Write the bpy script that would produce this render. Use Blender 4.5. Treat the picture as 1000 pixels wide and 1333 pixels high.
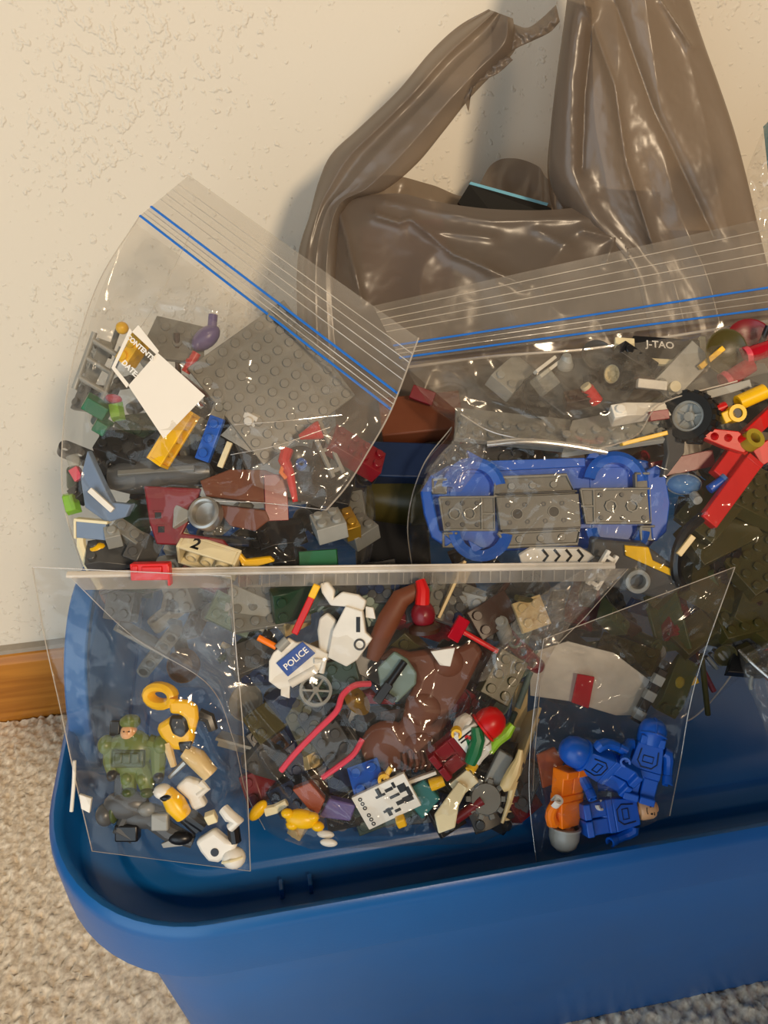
import bpy, math, random
import numpy as np
from mathutils import Matrix, Vector, noise as mnoise

for o in list(bpy.data.objects):
    bpy.data.objects.remove(o)
scene = bpy.context.scene
COL = scene.collection

# ---------------------------------------------------------------- camera
FPX = 1001.0                       # focal length in pixels of the 1000 x 1333 frame
PSI, PITCH, CAMZ = math.radians(10.3), math.radians(35.0), 0.64
F = Vector((math.sin(PSI)*math.cos(PITCH), math.cos(PSI)*math.cos(PITCH), -math.sin(PITCH)))
R = Vector((math.cos(PSI), -math.sin(PSI), 0))
U = R.cross(F)
CAM = Vector((0, 0, CAMZ))
cd = bpy.data.cameras.new('camera')
cam = bpy.data.objects.new('camera', cd); COL.objects.link(cam)
cd.sensor_fit = 'VERTICAL'; cd.sensor_height = 36.0; cd.lens = 36.0*FPX/1333.0
cd.clip_start = 0.02; cd.clip_end = 50
CB = Matrix((R, U, -F)).transposed()          # columns: image right, image up, towards the viewer
cam.matrix_world = Matrix.Translation(CAM) @ CB.to_4x4()
scene.camera = cam
scene.view_settings.view_transform = 'Standard'
scene.view_settings.look = 'None'
scene.view_settings.gamma = 1.0
scene.view_settings.use_curve_mapping = False
scene.view_settings.exposure = 0.0
scene.cycles.transparent_max_bounces = 48
scene.cycles.max_bounces = 10
scene.cycles.sample_clamp_indirect = 4.0

# ---------------------------------------------------------------- light
w = bpy.data.worlds.new('room_air'); scene.world = w; w.use_nodes = True
w.node_tree.nodes['Background'].inputs[0].default_value = (1.0, 0.84, 0.66, 1)
w.node_tree.nodes['Background'].inputs[1].default_value = 0.10

def area(name, loc, target, size, power, color, shape='DISK'):
    l = bpy.data.lights.new(name, 'AREA'); l.shape = shape; l.size = size; l.energy = power; l.color = color
    o = bpy.data.objects.new(name, l); COL.objects.link(o); o.location = loc
    o.rotation_euler = (Vector(target)-Vector(loc)).to_track_quat('-Z', 'Y').to_euler()
    return o
area('floor_lamp_glow', (0.45, -1.10, 1.33), (0.26, 0.5, 0.30), 0.22, 22, (1.0, 0.78, 0.53))
area('window_daylight', (-1.25, -1.25, 0.60), (-0.35, 0.5, 0.05), 2.0, 27, (0.74, 0.89, 1.0), 'SQUARE')

# ---------------------------------------------------------------- pixels and points
def ray(x, y):
    return F + R*((x-500)/FPX) - U*((y-666.5)/FPX)
def at(x, y, d):
    return CAM + ray(x, y)*d
def npx(X, Y, D):                  # arrays of pixels and depths -> n x 3 points
    X = np.asarray(X, float); Y = np.asarray(Y, float); D = np.asarray(D, float)
    u = ((X-500)/FPX)[..., None]; v = ((Y-666.5)/FPX)[..., None]
    return np.array(CAM) + (np.array(F)+u*np.array(R)-v*np.array(U))*D[..., None]
def frame(x, y, d, roll=0, tx=0, ty=0):
    m = CB.to_4x4() @ Matrix.Rotation(math.radians(roll), 4, 'Z') @ Matrix.Rotation(math.radians(tx), 4, 'X') @ Matrix.Rotation(math.radians(ty), 4, 'Y')
    return Matrix.Translation(at(x, y, d)) @ m

# ---------------------------------------------------------------- materials
def lin(h):
    h = h.lstrip('#')
    c = [int(h[i:i+2], 16)/255 for i in (0, 2, 4)]
    return tuple((v/12.92 if v <= 0.04045 else ((v+0.055)/1.055)**2.4) for v in c) + (1,)
MATS = {}
def newmat(name):
    m = bpy.data.materials.new(name); m.use_nodes = True
    n = m.node_tree.nodes; n.clear()
    out = n.new('ShaderNodeOutputMaterial')
    return m, n, m.node_tree.links, out
def plastic(name, hexc, rough=0.34, spec=0.45, metallic=0.0, trans=0.0, var=0.12, sub=0.0):
    m, n, l, out = newmat(name)
    b = n.new('ShaderNodeBsdfPrincipled')
    c = lin(hexc)
    tc = n.new('ShaderNodeTexCoord'); nz = n.new('ShaderNodeTexNoise'); nz.inputs['Scale'].default_value = 130; nz.inputs['Detail'].default_value = 4
    l.new(tc.outputs['Object'], nz.inputs['Vector'])
    mx = n.new('ShaderNodeMix'); mx.data_type = 'RGBA'
    mx.inputs[6].default_value = tuple(v*(1-var) for v in c[:3])+(1,)
    mx.inputs[7].default_value = tuple(min(1, v*(1+var)) for v in c[:3])+(1,)
    l.new(nz.outputs['Fac'], mx.inputs[0]); l.new(mx.outputs[2], b.inputs['Base Color'])
    b.inputs['Roughness'].default_value = rough; b.inputs['Metallic'].default_value = metallic
    b.inputs['Specular IOR Level'].default_value = spec
    if trans:
        t = n.new('ShaderNodeBsdfTransparent'); t.inputs[0].default_value = tuple(min(1, 0.25+v) for v in c[:3])+(1,)
        ms = n.new('ShaderNodeMixShader'); ms.inputs[0].default_value = trans
        l.new(b.outputs[0], ms.inputs[1]); l.new(t.outputs[0], ms.inputs[2]); l.new(ms.outputs[0], out.inputs[0])
    else:
        l.new(b.outputs[0], out.inputs[0])
    MATS[name] = m
    return m
for nm, hx in dict(light_grey='#969690', grey='#787873', dark_grey='#4c4c4c', black='#17171a', white='#e8e3d8', red='#cc1212',
                   dark_red='#7a1420', blue='#0f57bc', yellow='#f2bc12', green='#12693c', brown='#6b3a24', tan='#d9bd85',
                   olive='#48421f', orange='#ff7d0e', sand_blue='#73839a', purple='#62528c', teal='#1f6c6b', lime='#8fc01e',
                   navy='#16294c', cream='#e9dcb4', dark_green='#1d3a2a', flesh='#e0a878', army_green='#5f6f30',
                   deep_army='#45502c', rust='#a04a26', sand_green='#6d7f74', pink='#d8475a', dark_brown='#3c2318').items():
    plastic(nm, hx)
plastic('brown', '#6b3a24', 0.5, 0.3); plastic('chassis_grey', '#6a675f'); plastic('chassis_rim', '#7c7970')
plastic('gold', '#a8842c', 0.35, metallic=0.5)
plastic('silver', '#a8a6a0', 0.3, metallic=0.7)
plastic('rubber', '#1c1c1c', 0.6, 0.3)
plastic('clear', '#cfcfc8', 0.1, trans=0.7)
plastic('clear_red', '#d01830', 0.1, trans=0.45)
plastic('clear_green', '#9fd040', 0.1, trans=0.5)
plastic('clear_blue', '#7fb0e0', 0.08, trans=0.6)
plastic('clear_yellow', '#b8a53a', 0.12, trans=0.3)
plastic('paper', '#efe8dc', 0.7, 0.2, var=0.02)
plastic('zip_blue', '#2076dc', 0.35)
plastic('print_white', '#f2efe8', 0.5, var=0.02)
plastic('print_black', '#101010', 0.4, var=0.02)
plastic('print_blue', '#1b4a98', 0.3, var=0.03)
plastic('cyan', '#74b4cc', 0.5)
plastic('teal_card', '#2b8a9a', 0.5)
plastic('slider_red', '#e02020', 0.35)

def film(name, tint=0.96, haze=0.05, hazecol='#fff6e8', gloss=0.05, rim=0.6, rough=0.10, bump=0.16, scale=38, stretch=(1, 1, 1), hazerough=0.5):
    """thin clear plastic: straight-through light, a little milky scatter, a glossy reflection that grows at grazing angles"""
    m, n, l, out = newmat(name)
    tr = n.new('ShaderNodeBsdfTransparent'); tr.inputs[0].default_value = (tint, tint*0.99, tint*0.975, 1)
    di = n.new('ShaderNodeBsdfDiffuse'); di.inputs[0].default_value = lin(hazecol)
    tl = n.new('ShaderNodeBsdfTranslucent'); tl.inputs[0].default_value = lin(hazecol)
    dm = n.new('ShaderNodeMixShader'); dm.inputs[0].default_value = 0.4
    l.new(di.outputs[0], dm.inputs[1]); l.new(tl.outputs[0], dm.inputs[2])
    gl = n.new('ShaderNodeBsdfGlossy'); gl.inputs['Roughness'].default_value = rough
    gl.inputs[0].default_value = (1, 1, 1, 1)
    m1 = n.new('ShaderNodeMixShader')
    tc = n.new('ShaderNodeTexCoord'); mp = n.new('ShaderNodeMapping'); mp.inputs['Scale'].default_value = stretch
    l.new(tc.outputs['Object'], mp.inputs[0])
    hz = n.new('ShaderNodeTexNoise'); hz.inputs['Scale'].default_value = 18; hz.inputs['Detail'].default_value = 5
    l.new(mp.outputs[0], hz.inputs['Vector'])
    hm = n.new('ShaderNodeMapRange'); hm.inputs[1].default_value = 0.3; hm.inputs[2].default_value = 0.75
    hm.inputs[3].default_value = haze*0.4; hm.inputs[4].default_value = haze*1.8
    l.new(hz.outputs['Fac'], hm.inputs[0]); l.new(hm.outputs[0], m1.inputs[0])
    l.new(tr.outputs[0], m1.inputs[1]); l.new(dm.outputs[0], m1.inputs[2])
    nz = n.new('ShaderNodeTexNoise'); nz.inputs['Scale'].default_value = scale; nz.inputs['Detail'].default_value = 3; nz.inputs['Distortion'].default_value = 1.2
    l.new(mp.outputs[0], nz.inputs['Vector'])
    bp = n.new('ShaderNodeBump'); bp.inputs['Strength'].default_value = bump; bp.inputs['Distance'].default_value = 0.002
    l.new(nz.outputs['Fac'], bp.inputs['Height']); l.new(bp.outputs[0], gl.inputs['Normal'])
    lw = n.new('ShaderNodeLayerWeight'); lw.inputs[0].default_value = 0.5
    l.new(bp.outputs[0], lw.inputs['Normal'])
    pw = n.new('ShaderNodeMath'); pw.operation = 'POWER'; pw.inputs[1].default_value = 4.0
    l.new(lw.outputs['Facing'], pw.inputs[0])
    ma = n.new('ShaderNodeMath'); ma.operation = 'MULTIPLY_ADD'; ma.inputs[1].default_value = rim; ma.inputs[2].default_value = gloss; ma.use_clamp = True
    l.new(pw.outputs[0], ma.inputs[0])
    m2 = n.new('ShaderNodeMixShader')
    l.new(ma.outputs[0], m2.inputs[0]); l.new(m1.outputs[0], m2.inputs[1]); l.new(gl.outputs[0], m2.inputs[2])
    l.new(m2.outputs[0], out.inputs[0])
    MATS[name] = m
    return m
film('film', haze=0.024, gloss=0.024)
film('film_soft', haze=0.03, gloss=0.022, rim=0.5)
film('film_back', haze=0.012, gloss=0.02, bump=0.1)
film('film_hazy', haze=0.11, gloss=0.06)
film('fold_film', tint=0.93, haze=0.085, gloss=0.03)
film('fold_gloss', tint=0.85, haze=0.25, gloss=0.4, rough=0.22, bump=0.05)
film('lip_film', tint=0.95, haze=0.10, gloss=0.05)
film('seam_film', tint=0.8, haze=0.45, gloss=0.12)
film('zip_white', tint=0.6, haze=0.85, gloss=0.06, bump=0.05)
film('zip_grey', tint=0.7, haze=0.30, gloss=0.08)
film('frosted', tint=0.7, haze=0.45, gloss=0.04, rough=0.3)
film('red_film', tint=0.55, haze=0.5, hazecol='#c42030', gloss=0.03)

# ---------------------------------------------------------------- mesh builder, local units in millimetres
class MB:
    def __init__(s):
        s.v, s.f = [], []
    def add(s, vs, fs, M=None):
        k = len(s.v)
        for p in vs:
            p = Vector(p)
            s.v.append(tuple(M @ p) if M is not None else tuple(p))
        s.f += [tuple(i+k for i in q) for q in fs]
        return s
    def box(s, cx, cy, cz, sx, sy, sz, M=None, taper=1.0):
        a, b, c = sx/2, sy/2, sz/2
        t = taper
        vs = [(cx-a, cy-b, cz-c), (cx+a, cy-b, cz-c), (cx+a, cy+b, cz-c), (cx-a, cy+b, cz-c),
              (cx-a*t, cy-b*t, cz+c), (cx+a*t, cy-b*t, cz+c), (cx+a*t, cy+b*t, cz+c), (cx-a*t, cy+b*t, cz+c)]
        return s.add(vs, [(3, 2, 1, 0), (4, 5, 6, 7), (0, 1, 5, 4), (1, 2, 6, 5), (2, 3, 7, 6), (3, 0, 4, 7)], M)
    def prism(s, pts, z0, z1, M=None, scale1=1.0):
        a = sum(pts[i][0]*pts[(i+1) % len(pts)][1]-pts[(i+1) % len(pts)][0]*pts[i][1] for i in range(len(pts)))
        if a < 0: pts = list(reversed(pts))
        n = len(pts); cx = sum(p[0] for p in pts)/n; cy = sum(p[1] for p in pts)/n
        vs = [(x, y, z0) for x, y in pts]+[(cx+(x-cx)*scale1, cy+(y-cy)*scale1, z1) for x, y in pts]
        fs = [tuple(reversed(range(n))), tuple(range(n, 2*n))]+[(i, (i+1) % n, n+(i+1) % n, n+i) for i in range(n)]
        return s.add(vs, fs, M)
    def lathe(s, prof, n=20, M=None, arc=1.0):
        vs, fs = [], []
        m = n if arc >= 1 else n+1
        for r, z in prof:
            for i in range(m):
                a = 2*math.pi*arc*i/n
                vs.append((r*math.cos(a), r*math.sin(a), z))
        for j in range(len(prof)-1):
            for i in range(n):
                i2 = (i+1) % m
                fs.append((j*m+i, j*m+i2, (j+1)*m+i2, (j+1)*m+i))
        return s.add(vs, fs, M)
    def cyl(s, p0, p1, r0, r1=None, n=14):
        r1 = r0 if r1 is None else r1
        p0, p1 = Vector(p0), Vector(p1)
        d = p1-p0; M = Matrix.Translation(p0) @ d.to_track_quat('Z', 'Y').to_matrix().to_4x4()
        return s.lathe([(0, 0), (r0, 0), (r1, d.length), (0, d.length)], n, M)
    def tube(s, pts, r, n=8, flat=1.0, caps=True):
        pts = [Vector(p) for p in pts]; rs = r if isinstance(r, (list, tuple)) else [r]*len(pts)
        vs, fs = [], []; up = None
        for i, p in enumerate(pts):
            t = (pts[min(i+1, len(pts)-1)]-pts[max(i-1, 0)]).normalized()
            if up is None:
                up = Vector((0, 0, 1)) if abs(t.z) < 0.9 else Vector((0, 1, 0))
            up = (up-t*up.dot(t)).normalized(); q = t.cross(up)
            for k in range(n):
                a = 2*math.pi*k/n
                vs.append(p+q*(math.cos(a)*rs[i])+up*(math.sin(a)*rs[i]*flat))
        for i in range(len(pts)-1):
            for k in range(n):
                k2 = (k+1) % n
                fs.append((i*n+k, i*n+k2, (i+1)*n+k2, (i+1)*n+k))
        if caps:
            fs.append(tuple(reversed(range(n)))); fs.append(tuple(range((len(pts)-1)*n, len(pts)*n)))
        return s.add(vs, fs)
    def ell(s, c, rx, ry, rz, nu=16, nv=10, M=None, z0=-1.0, z1=1.0):
        vs, fs = [], []
        t0, t1 = math.asin(z0), math.asin(z1)
        for j in range(nv+1):
            t = t0+(t1-t0)*j/nv
            for i in range(nu):
                a = 2*math.pi*i/nu
                vs.append((c[0]+rx*math.cos(t)*math.cos(a), c[1]+ry*math.cos(t)*math.sin(a), c[2]+rz*math.sin(t)))
        for j in range(nv):
            for i in range(nu):
                i2 = (i+1) % nu
                fs.append((j*nu+i, j*nu+i2, (j+1)*nu+i2, (j+1)*nu+i))
        if z0 > -1: fs.append(tuple(reversed(range(nu))))
        return s.add(vs, fs, M)
    def mesh(s, name, scale=0.001, smooth=30):
        me = bpy.data.meshes.new(name)
        me.from_pydata([(x*scale, y*scale, z*scale) for x, y, z in s.v], [], s.f)
        me.update()
        if smooth:
            me.polygons.foreach_set('use_smooth', [True]*len(me.polygons))
            try: me.set_sharp_from_angle(angle=math.radians(smooth))
            except Exception: pass
        return me
    def build(s, name, mat, parent=None, bevel=0.0, smooth=35, scale=0.001, M=None):
        o = bpy.data.objects.new(name, s.mesh(name, scale, smooth)); COL.objects.link(o)
        o.data.materials.append(MATS[mat] if isinstance(mat, str) else mat)
        if parent is not None: o.parent = parent
        if M is not None: o.matrix_basis = M
        if bevel:
            b = o.modifiers.new('edge', 'BEVEL'); b.width = bevel*0.001; b.segments = 2; b.limit_method = 'ANGLE'; b.angle_limit = math.radians(40); b.harden_normals = False
        return o

def tag(o, label=None, cat=None, group=None, kind=None):
    if label: o['label'] = label
    if cat: o['category'] = cat
    if group: o['group'] = group
    if kind: o['kind'] = kind
    return o
def thing(name, M, label, cat, group=None):
    o = bpy.data.objects.new(name, None); COL.objects.link(o); o.empty_display_size = 0.01
    o.matrix_world = M
    return tag(o, label, cat, group, 'thing')
def single(mb, name, M, mat, label, cat, group=None, bevel=0.3):
    o = mb.build(name, mat, None, bevel); o.matrix_world = M
    return tag(o, label, cat, group, 'thing')
def px2(pts, c, d):                # traced pixels -> local millimetres around pixel c at depth d
    k = d*1000/FPX
    return [((x-c[0])*k, -(y-c[1])*k) for x, y in pts]
def text_mesh(name, s, size, mat, parent, M, bold=0.0, ext=0.05):
    cu = bpy.data.curves.new(name, 'FONT'); cu.body = s; cu.size = size*0.001; cu.extrude = ext*0.001; cu.offset = bold*0.001
    cu.align_x = 'CENTER'; cu.align_y = 'CENTER'; cu.resolution_u = 3
    t = bpy.data.objects.new(name+'_font', cu); COL.objects.link(t)
    bpy.context.view_layer.update()
    me = bpy.data.meshes.new_from_object(t.evaluated_get(bpy.context.evaluated_depsgraph_get()))
    bpy.data.objects.remove(t)
    o = bpy.data.objects.new(name, me); COL.objects.link(o)
    me.materials.clear(); me.materials.append(MATS[mat]); o.parent = parent; o.matrix_basis = M
    return o
def T(x, y, z): return Matrix.Translation((x*0.001, y*0.001, z*0.001))
def RZ(a): return Matrix.Rotation(math.radians(a), 4, 'Z')
def RX(a): return Matrix.Rotation(math.radians(a), 4, 'X')
def RY(a): return Matrix.Rotation(math.radians(a), 4, 'Y')

# ---------------------------------------------------------------- thin sheets laid out as rows of (left point, right point)
def crom(p, n):
    p = np.asarray(p, float); q = np.vstack([2*p[0]-p[1], p, 2*p[-1]-p[-2]])
    t = np.linspace(0, len(p)-1-1e-6, n); i = t.astype(int); f = (t-i)[:, None]
    a, b, c, d = q[i], q[i+1], q[i+2], q[i+3]
    return 0.5*((2*b)+(-a+c)*f+(2*a-5*b+4*c-d)*f*f+(-a+3*b-3*c+d)*f**3)
def nz2(X, Y, seed, scale, octs=3):
    r = np.random.RandomState(seed); out = np.zeros_like(X); amp = 1.0
    for o in range(octs):
        for k in range(5):
            a = r.uniform(0, 2*math.pi); f = (2**o)/scale*r.uniform(0.6, 1.5)*2*math.pi
            out += amp*0.45*np.sin((X*math.cos(a)+Y*math.sin(a))*f+r.uniform(0, 6.28)+0.8*np.sin((X*math.sin(a)-Y*math.cos(a))*f*0.6+r.uniform(0, 6.28)))
        amp *= 0.5
    return out
def sheet(name, rows, bulge, mat, parent, nx=90, ny=90, creases=(), wr=0.0, wscale=60, seed=1, profile=None, sexp=0.5, ridges=None, fine=0.0):
    """rows: (xl, yl, dl, xr, yr, dr) from top to bottom in frame pixels and metres of depth; bulge > 0 swells towards the viewer"""
    rw = crom(rows, ny)
    s = np.linspace(0, 1, nx)[None, :]; t = np.linspace(0, 1, ny)[:, None]
    X = rw[:, 0:1]*(1-s)+rw[:, 3:4]*s; Y = rw[:, 1:2]*(1-s)+rw[:, 4:5]*s; D = rw[:, 2:3]*(1-s)+rw[:, 5:6]*s
    prof = np.interp(t, *zip(*(profile or [(0, 0), (0.35, 0.8), (0.7, 1), (0.93, 0.8), (1, 0)])))
    edge = np.sin(np.pi*np.clip(s, 0, 1))**sexp
    D = D-bulge*edge*prof
    if wr:
        nzv = nz2(X, Y, seed, wscale*1.25, 2)
        D = D+wr*(np.abs(nzv)-0.6)*np.clip(edge*1.5, 0, 1)*np.clip(prof+0.25, 0, 1)
    if fine:
        D = D+0.3*fine*np.abs(nz2(X, Y, seed+50, wscale*0.3, 2))*np.clip(edge*1.5, 0, 1)
    for c in creases:
        pts, h, wd = c
        dist = np.full_like(X, 1e9)
        for (x0, y0), (x1, y1) in zip(pts[:-1], pts[1:]):
            L2 = (x1-x0)**2+(y1-y0)**2
            u = np.clip(((X-x0)*(x1-x0)+(Y-y0)*(y1-y0))/L2, 0, 1)
            dist = np.minimum(dist, np.hypot(X-x0-u*(x1-x0), Y-y0-u*(y1-y0)))
        D = D-h*np.exp(-dist/wd)
    if ridges is not None:
        D = D+ridges(X, Y, s, t)
    P = npx(X, Y, D).reshape(-1, 3)
    me = bpy.data.meshes.new(name)
    i = np.arange((ny-1)*nx).reshape(ny-1, nx)[:, :-1].ravel()
    me.from_pydata(P.tolist(), [], np.stack([i+nx, i+nx+1, i+1, i], 1).tolist())
    me.polygons.foreach_set('use_smooth', [True]*len(me.polygons)); me.update()
    o = bpy.data.objects.new(name, me); COL.objects.link(o); me.materials.append(MATS[mat])
    if parent is not None:
        o.parent = parent; o.matrix_parent_inverse = parent.matrix_world.inverted()
    return o
def line(name, pts, r, mat, parent, n=40, flat=1.0, nseg=6):
    """a bead of radius r mm through (x, y, depth) points"""
    p = crom(pts, n) if len(pts) > 2 else np.linspace(pts[0], pts[1], n)
    P = npx(p[:, 0], p[:, 1], p[:, 2])*1000
    mb = MB(); mb.tube([tuple(q) for q in P], r, nseg, flat)
    o = mb.build(name, mat)
    if parent is not None:
        o.parent = parent; o.matrix_parent_inverse = parent.matrix_world.inverted()
    return o
def patch(name, pts, mat, parent, thick=0.15):
    """a small flat film or card piece through (x, y, depth) corners, with thickness in mm"""
    mb = MB(); n = len(pts)
    a = [at(*p)*1000 for p in pts]; nn = (a[1]-a[0]).cross(a[2]-a[0]).normalized()
    if nn.dot(Vector(F)) > 0: nn = -nn
    mb.add([tuple(p) for p in a]+[tuple(p-nn*thick) for p in a], [tuple(range(n)), tuple(range(2*n-1, n-1, -1))]+[(i, n+i, n+(i+1) % n, (i+1) % n) for i in range(n)])
    o = mb.build(name, mat, smooth=0)
    if parent is not None:
        o.parent = parent; o.matrix_parent_inverse = parent.matrix_world.inverted()
    return o
# ================================================================ the setting
def wall_material():
    m, n, l, out = newmat('wall_paint'); b = n.new('ShaderNodeBsdfPrincipled'); l.new(b.outputs[0], out.inputs[0])
    b.inputs['Base Color'].default_value = lin('#e9dfcd'); b.inputs['Roughness'].default_value = 0.75
    tc = n.new('ShaderNodeTexCoord')
    a = n.new('ShaderNodeTexNoise'); a.inputs['Scale'].default_value = 190; a.inputs['Detail'].default_value = 2; a.inputs['Roughness'].default_value = 0.5
    c = n.new('ShaderNodeTexNoise'); c.inputs['Scale'].default_value = 7; c.inputs['Detail'].default_value = 3
    d = n.new('ShaderNodeTexNoise'); d.inputs['Scale'].default_value = 420; d.inputs['Detail'].default_value = 2
    for q in (a, c, d): l.new(tc.outputs['Object'], q.inputs['Vector'])
    lo = n.new('ShaderNodeMapRange'); lo.inputs[1].default_value = 0.40; lo.inputs[2].default_value = 0.66; lo.inputs[3].default_value = 0.76; lo.inputs[4].default_value = 0.55
    l.new(c.outputs['Fac'], lo.inputs[0])
    sb = n.new('ShaderNodeMath'); sb.operation = 'SUBTRACT'; l.new(a.outputs['Fac'], sb.inputs[0]); l.new(lo.outputs[0], sb.inputs[1])
    mr = n.new('ShaderNodeMapRange'); mr.inputs[1].default_value = -0.06; mr.inputs[2].default_value = 0.12; mr.interpolation_type = 'SMOOTHSTEP'
    l.new(sb.outputs[0], mr.inputs[0])
    mm = n.new('ShaderNodeMath'); mm.operation = 'MULTIPLY_ADD'; mm.inputs[1].default_value = 0.12
    l.new(d.outputs['Fac'], mm.inputs[0]); l.new(mr.outputs[0], mm.inputs[2])
    bp = n.new('ShaderNodeBump'); bp.inputs['Strength'].default_value = 0.5; bp.inputs['Distance'].default_value = 0.0016
    l.new(mm.outputs[0], bp.inputs['Height']); l.new(bp.outputs[0], b.inputs['Normal'])
    return m
def wood_material():
    m, n, l, out = newmat('oak'); b = n.new('ShaderNodeBsdfPrincipled'); l.new(b.outputs[0], out.inputs[0])
    tc = n.new('ShaderNodeTexCoord'); mp = n.new('ShaderNodeMapping'); mp.inputs['Scale'].default_value = (2.5, 30, 45)
    l.new(tc.outputs['Object'], mp.inputs[0])
    a = n.new('ShaderNodeTexNoise'); a.inputs['Scale'].default_value = 2.2; a.inputs['Detail'].default_value = 6; a.inputs['Distortion'].default_value = 0.5
    l.new(mp.outputs[0], a.inputs['Vector'])
    r = n.new('ShaderNodeValToRGB'); r.color_ramp.elements[0].position = 0.3; r.color_ramp.elements[1].position = 0.75
    r.color_ramp.elements[0].color = lin('#a05f1c'); r.color_ramp.elements[1].color = lin('#cf8a34')
    l.new(a.outputs['Fac'], r.inputs[0]); l.new(r.outputs[0], b.inputs['Base Color']); b.inputs['Roughness'].default_value = 0.35
    return m
def carpet_material():
    m, n, l, out = newmat('carpet'); b = n.new('ShaderNodeBsdfPrincipled'); l.new(b.outputs[0], out.inputs[0])
    tc = n.new('ShaderNodeTexCoord')
    a = n.new('ShaderNodeTexNoise'); a.inputs['Scale'].default_value = 260; a.inputs['Detail'].default_value = 5
    c = n.new('ShaderNodeTexNoise'); c.inputs['Scale'].default_value = 9
    for q in (a, c): l.new(tc.outputs['Object'], q.inputs['Vector'])
    ad = n.new('ShaderNodeMath'); ad.operation = 'MULTIPLY_ADD'; ad.inputs[1].default_value = 0.3; l.new(c.outputs['Fac'], ad.inputs[0]); l.new(a.outputs['Fac'], ad.inputs[2])
    r = n.new('ShaderNodeValToRGB'); r.color_ramp.elements[0].position = 0.45; r.color_ramp.elements[1].position = 0.85
    r.color_ramp.elements[0].color = lin('#c6b49c'); r.color_ramp.elements[1].color = lin('#fdeed6')
    l.new(ad.outputs[0], r.inputs[0]); l.new(r.outputs[0], b.inputs['Base Color']); b.inputs['Roughness'].default_value = 0.95
    b.inputs['Specular IOR Level'].default_value = 0.1
    return m
WALL, OAK, CARPET = wall_material(), wood_material(), carpet_material()
o = MB().box(200, 662, 600, 2800, 120, 1800).build('wall_back', WALL, smooth=0); tag(o, 'cream painted wall with knobbly texture', kind='structure')
o = MB().box(200, -200, -20, 2800, 1600, 40).build('floor', CARPET, smooth=0); tag(o, 'floor under the beige carpet', kind='structure')
bb = MB().prism([(592, 0), (590, 6), (590, 84), (593, 92), (597, 95), (602, 95), (602, 0)], -1200, 1600, Matrix(((0, 0, 1, 0), (1, 0, 0, 0), (0, 1, 0, 0), (0, 0, 0, 1)))).build('baseboard_back', OAK, smooth=20)
tag(bb, 'orange oak baseboard along the cream wall', kind='structure')
plastic('strip_grey', '#aa9f90', 0.9, 0.1)  # greyish tan of the strip along the baseboard top
o = MB().box(200, 598, 97, 2800, 9, 5).build('trim_1', 'strip_grey', smooth=0); tag(o, 'grey strip on top of the baseboard', kind='structure')

def carpet_patch(x0, x1, y0, y1, step, seed):
    nx, ny = int((x1-x0)/step), int((y1-y0)/step); r = np.random.RandomState(seed)
    X, Y = np.meshgrid(np.linspace(x0, x1, nx), np.linspace(y0, y1, ny))
    X = X+r.uniform(-.4, .4, X.shape)*step; Y = Y+r.uniform(-.4, .4, Y.shape)*step
    Z = 0.0035+0.0012*nz2(X, Y, seed, 0.012, 3)+r.uniform(0, 0.0032, X.shape)
    return np.stack([X, Y, Z], -1).reshape(-1, 3), nx, ny
vs, fs, k = [], [], 0
for (x0, x1, y0, y1, sd) in [(-0.52, 0.06, 0.10, 0.589, 3), (0.06, 0.62, 0.12, 0.26, 4)]:
    P, nx, ny = carpet_patch(x0, x1, y0, y1, 0.0023, sd)
    i = np.arange((ny-1)*nx).reshape(ny-1, nx)[:, :-1].ravel()+k
    q = P[i-k]; keep = ~((q[:, 0] > -0.065) & (q[:, 0] < 0.46) & (q[:, 1] > 0.235) & (q[:, 1] < 0.44))      # no pile under the tote
    i = i[keep]
    vs.append(P); fs.append(np.stack([i, i+1, i+nx+1, i+nx], 1)); k += len(P)
me = bpy.data.meshes.new('carpet_pile'); me.from_pydata(np.vstack(vs).tolist(), [], np.vstack(fs).tolist())
me.polygons.foreach_set('use_smooth', [True]*len(me.polygons)); me.materials.append(CARPET)
o = bpy.data.objects.new('carpet_pile', me); COL.objects.link(o)
tag(o, 'short beige speckled carpet pile around the blue tote', 'carpet', kind='stuff')

# ================================================================ the blue tote
def tote_plastic(name, hexc, rough):
    m, n, l, out = newmat(name); b = n.new('ShaderNodeBsdfPrincipled'); l.new(b.outputs[0], out.inputs[0])
    b.inputs['Roughness'].default_value = rough
    tc = n.new('ShaderNodeTexCoord'); a = n.new('ShaderNodeTexNoise'); a.inputs['Scale'].default_value = 14; a.inputs['Detail'].default_value = 6
    l.new(tc.outputs['Object'], a.inputs['Vector'])
    mx = n.new('ShaderNodeMix'); mx.data_type = 'RGBA'; c = lin(hexc)
    mx.inputs[6].default_value = tuple(v*0.85 for v in c[:3])+(1,); mx.inputs[7].default_value = tuple(v*1.18 for v in c[:3])+(1,)
    l.new(a.outputs['Fac'], mx.inputs[0]); l.new(mx.outputs[2], b.inputs['Base Color'])
    mr = n.new('ShaderNodeMapRange'); mr.inputs[3].default_value = rough-0.08; mr.inputs[4].default_value = rough+0.12
    l.new(a.outputs['Fac'], mr.inputs[0]); l.new(mr.outputs[0], b.inputs['Roughness'])
    d = n.new('ShaderNodeTexNoise'); d.inputs['Scale'].default_value = 900
    l.new(tc.outputs['Object'], d.inputs['Vector'])
    bp = n.new('ShaderNodeBump'); bp.inputs['Strength'].default_value = 0.08; bp.inputs['Distance'].default_value = 0.0005
    l.new(d.outputs['Fac'], bp.inputs['Height']); l.new(bp.outputs[0], b.inputs['Normal'])
    return m
LIDB, BODYB = tote_plastic('lid_blue', '#0e5da2', 0.30), tote_plastic('body_blue', '#2067ae', 0.42)
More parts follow.
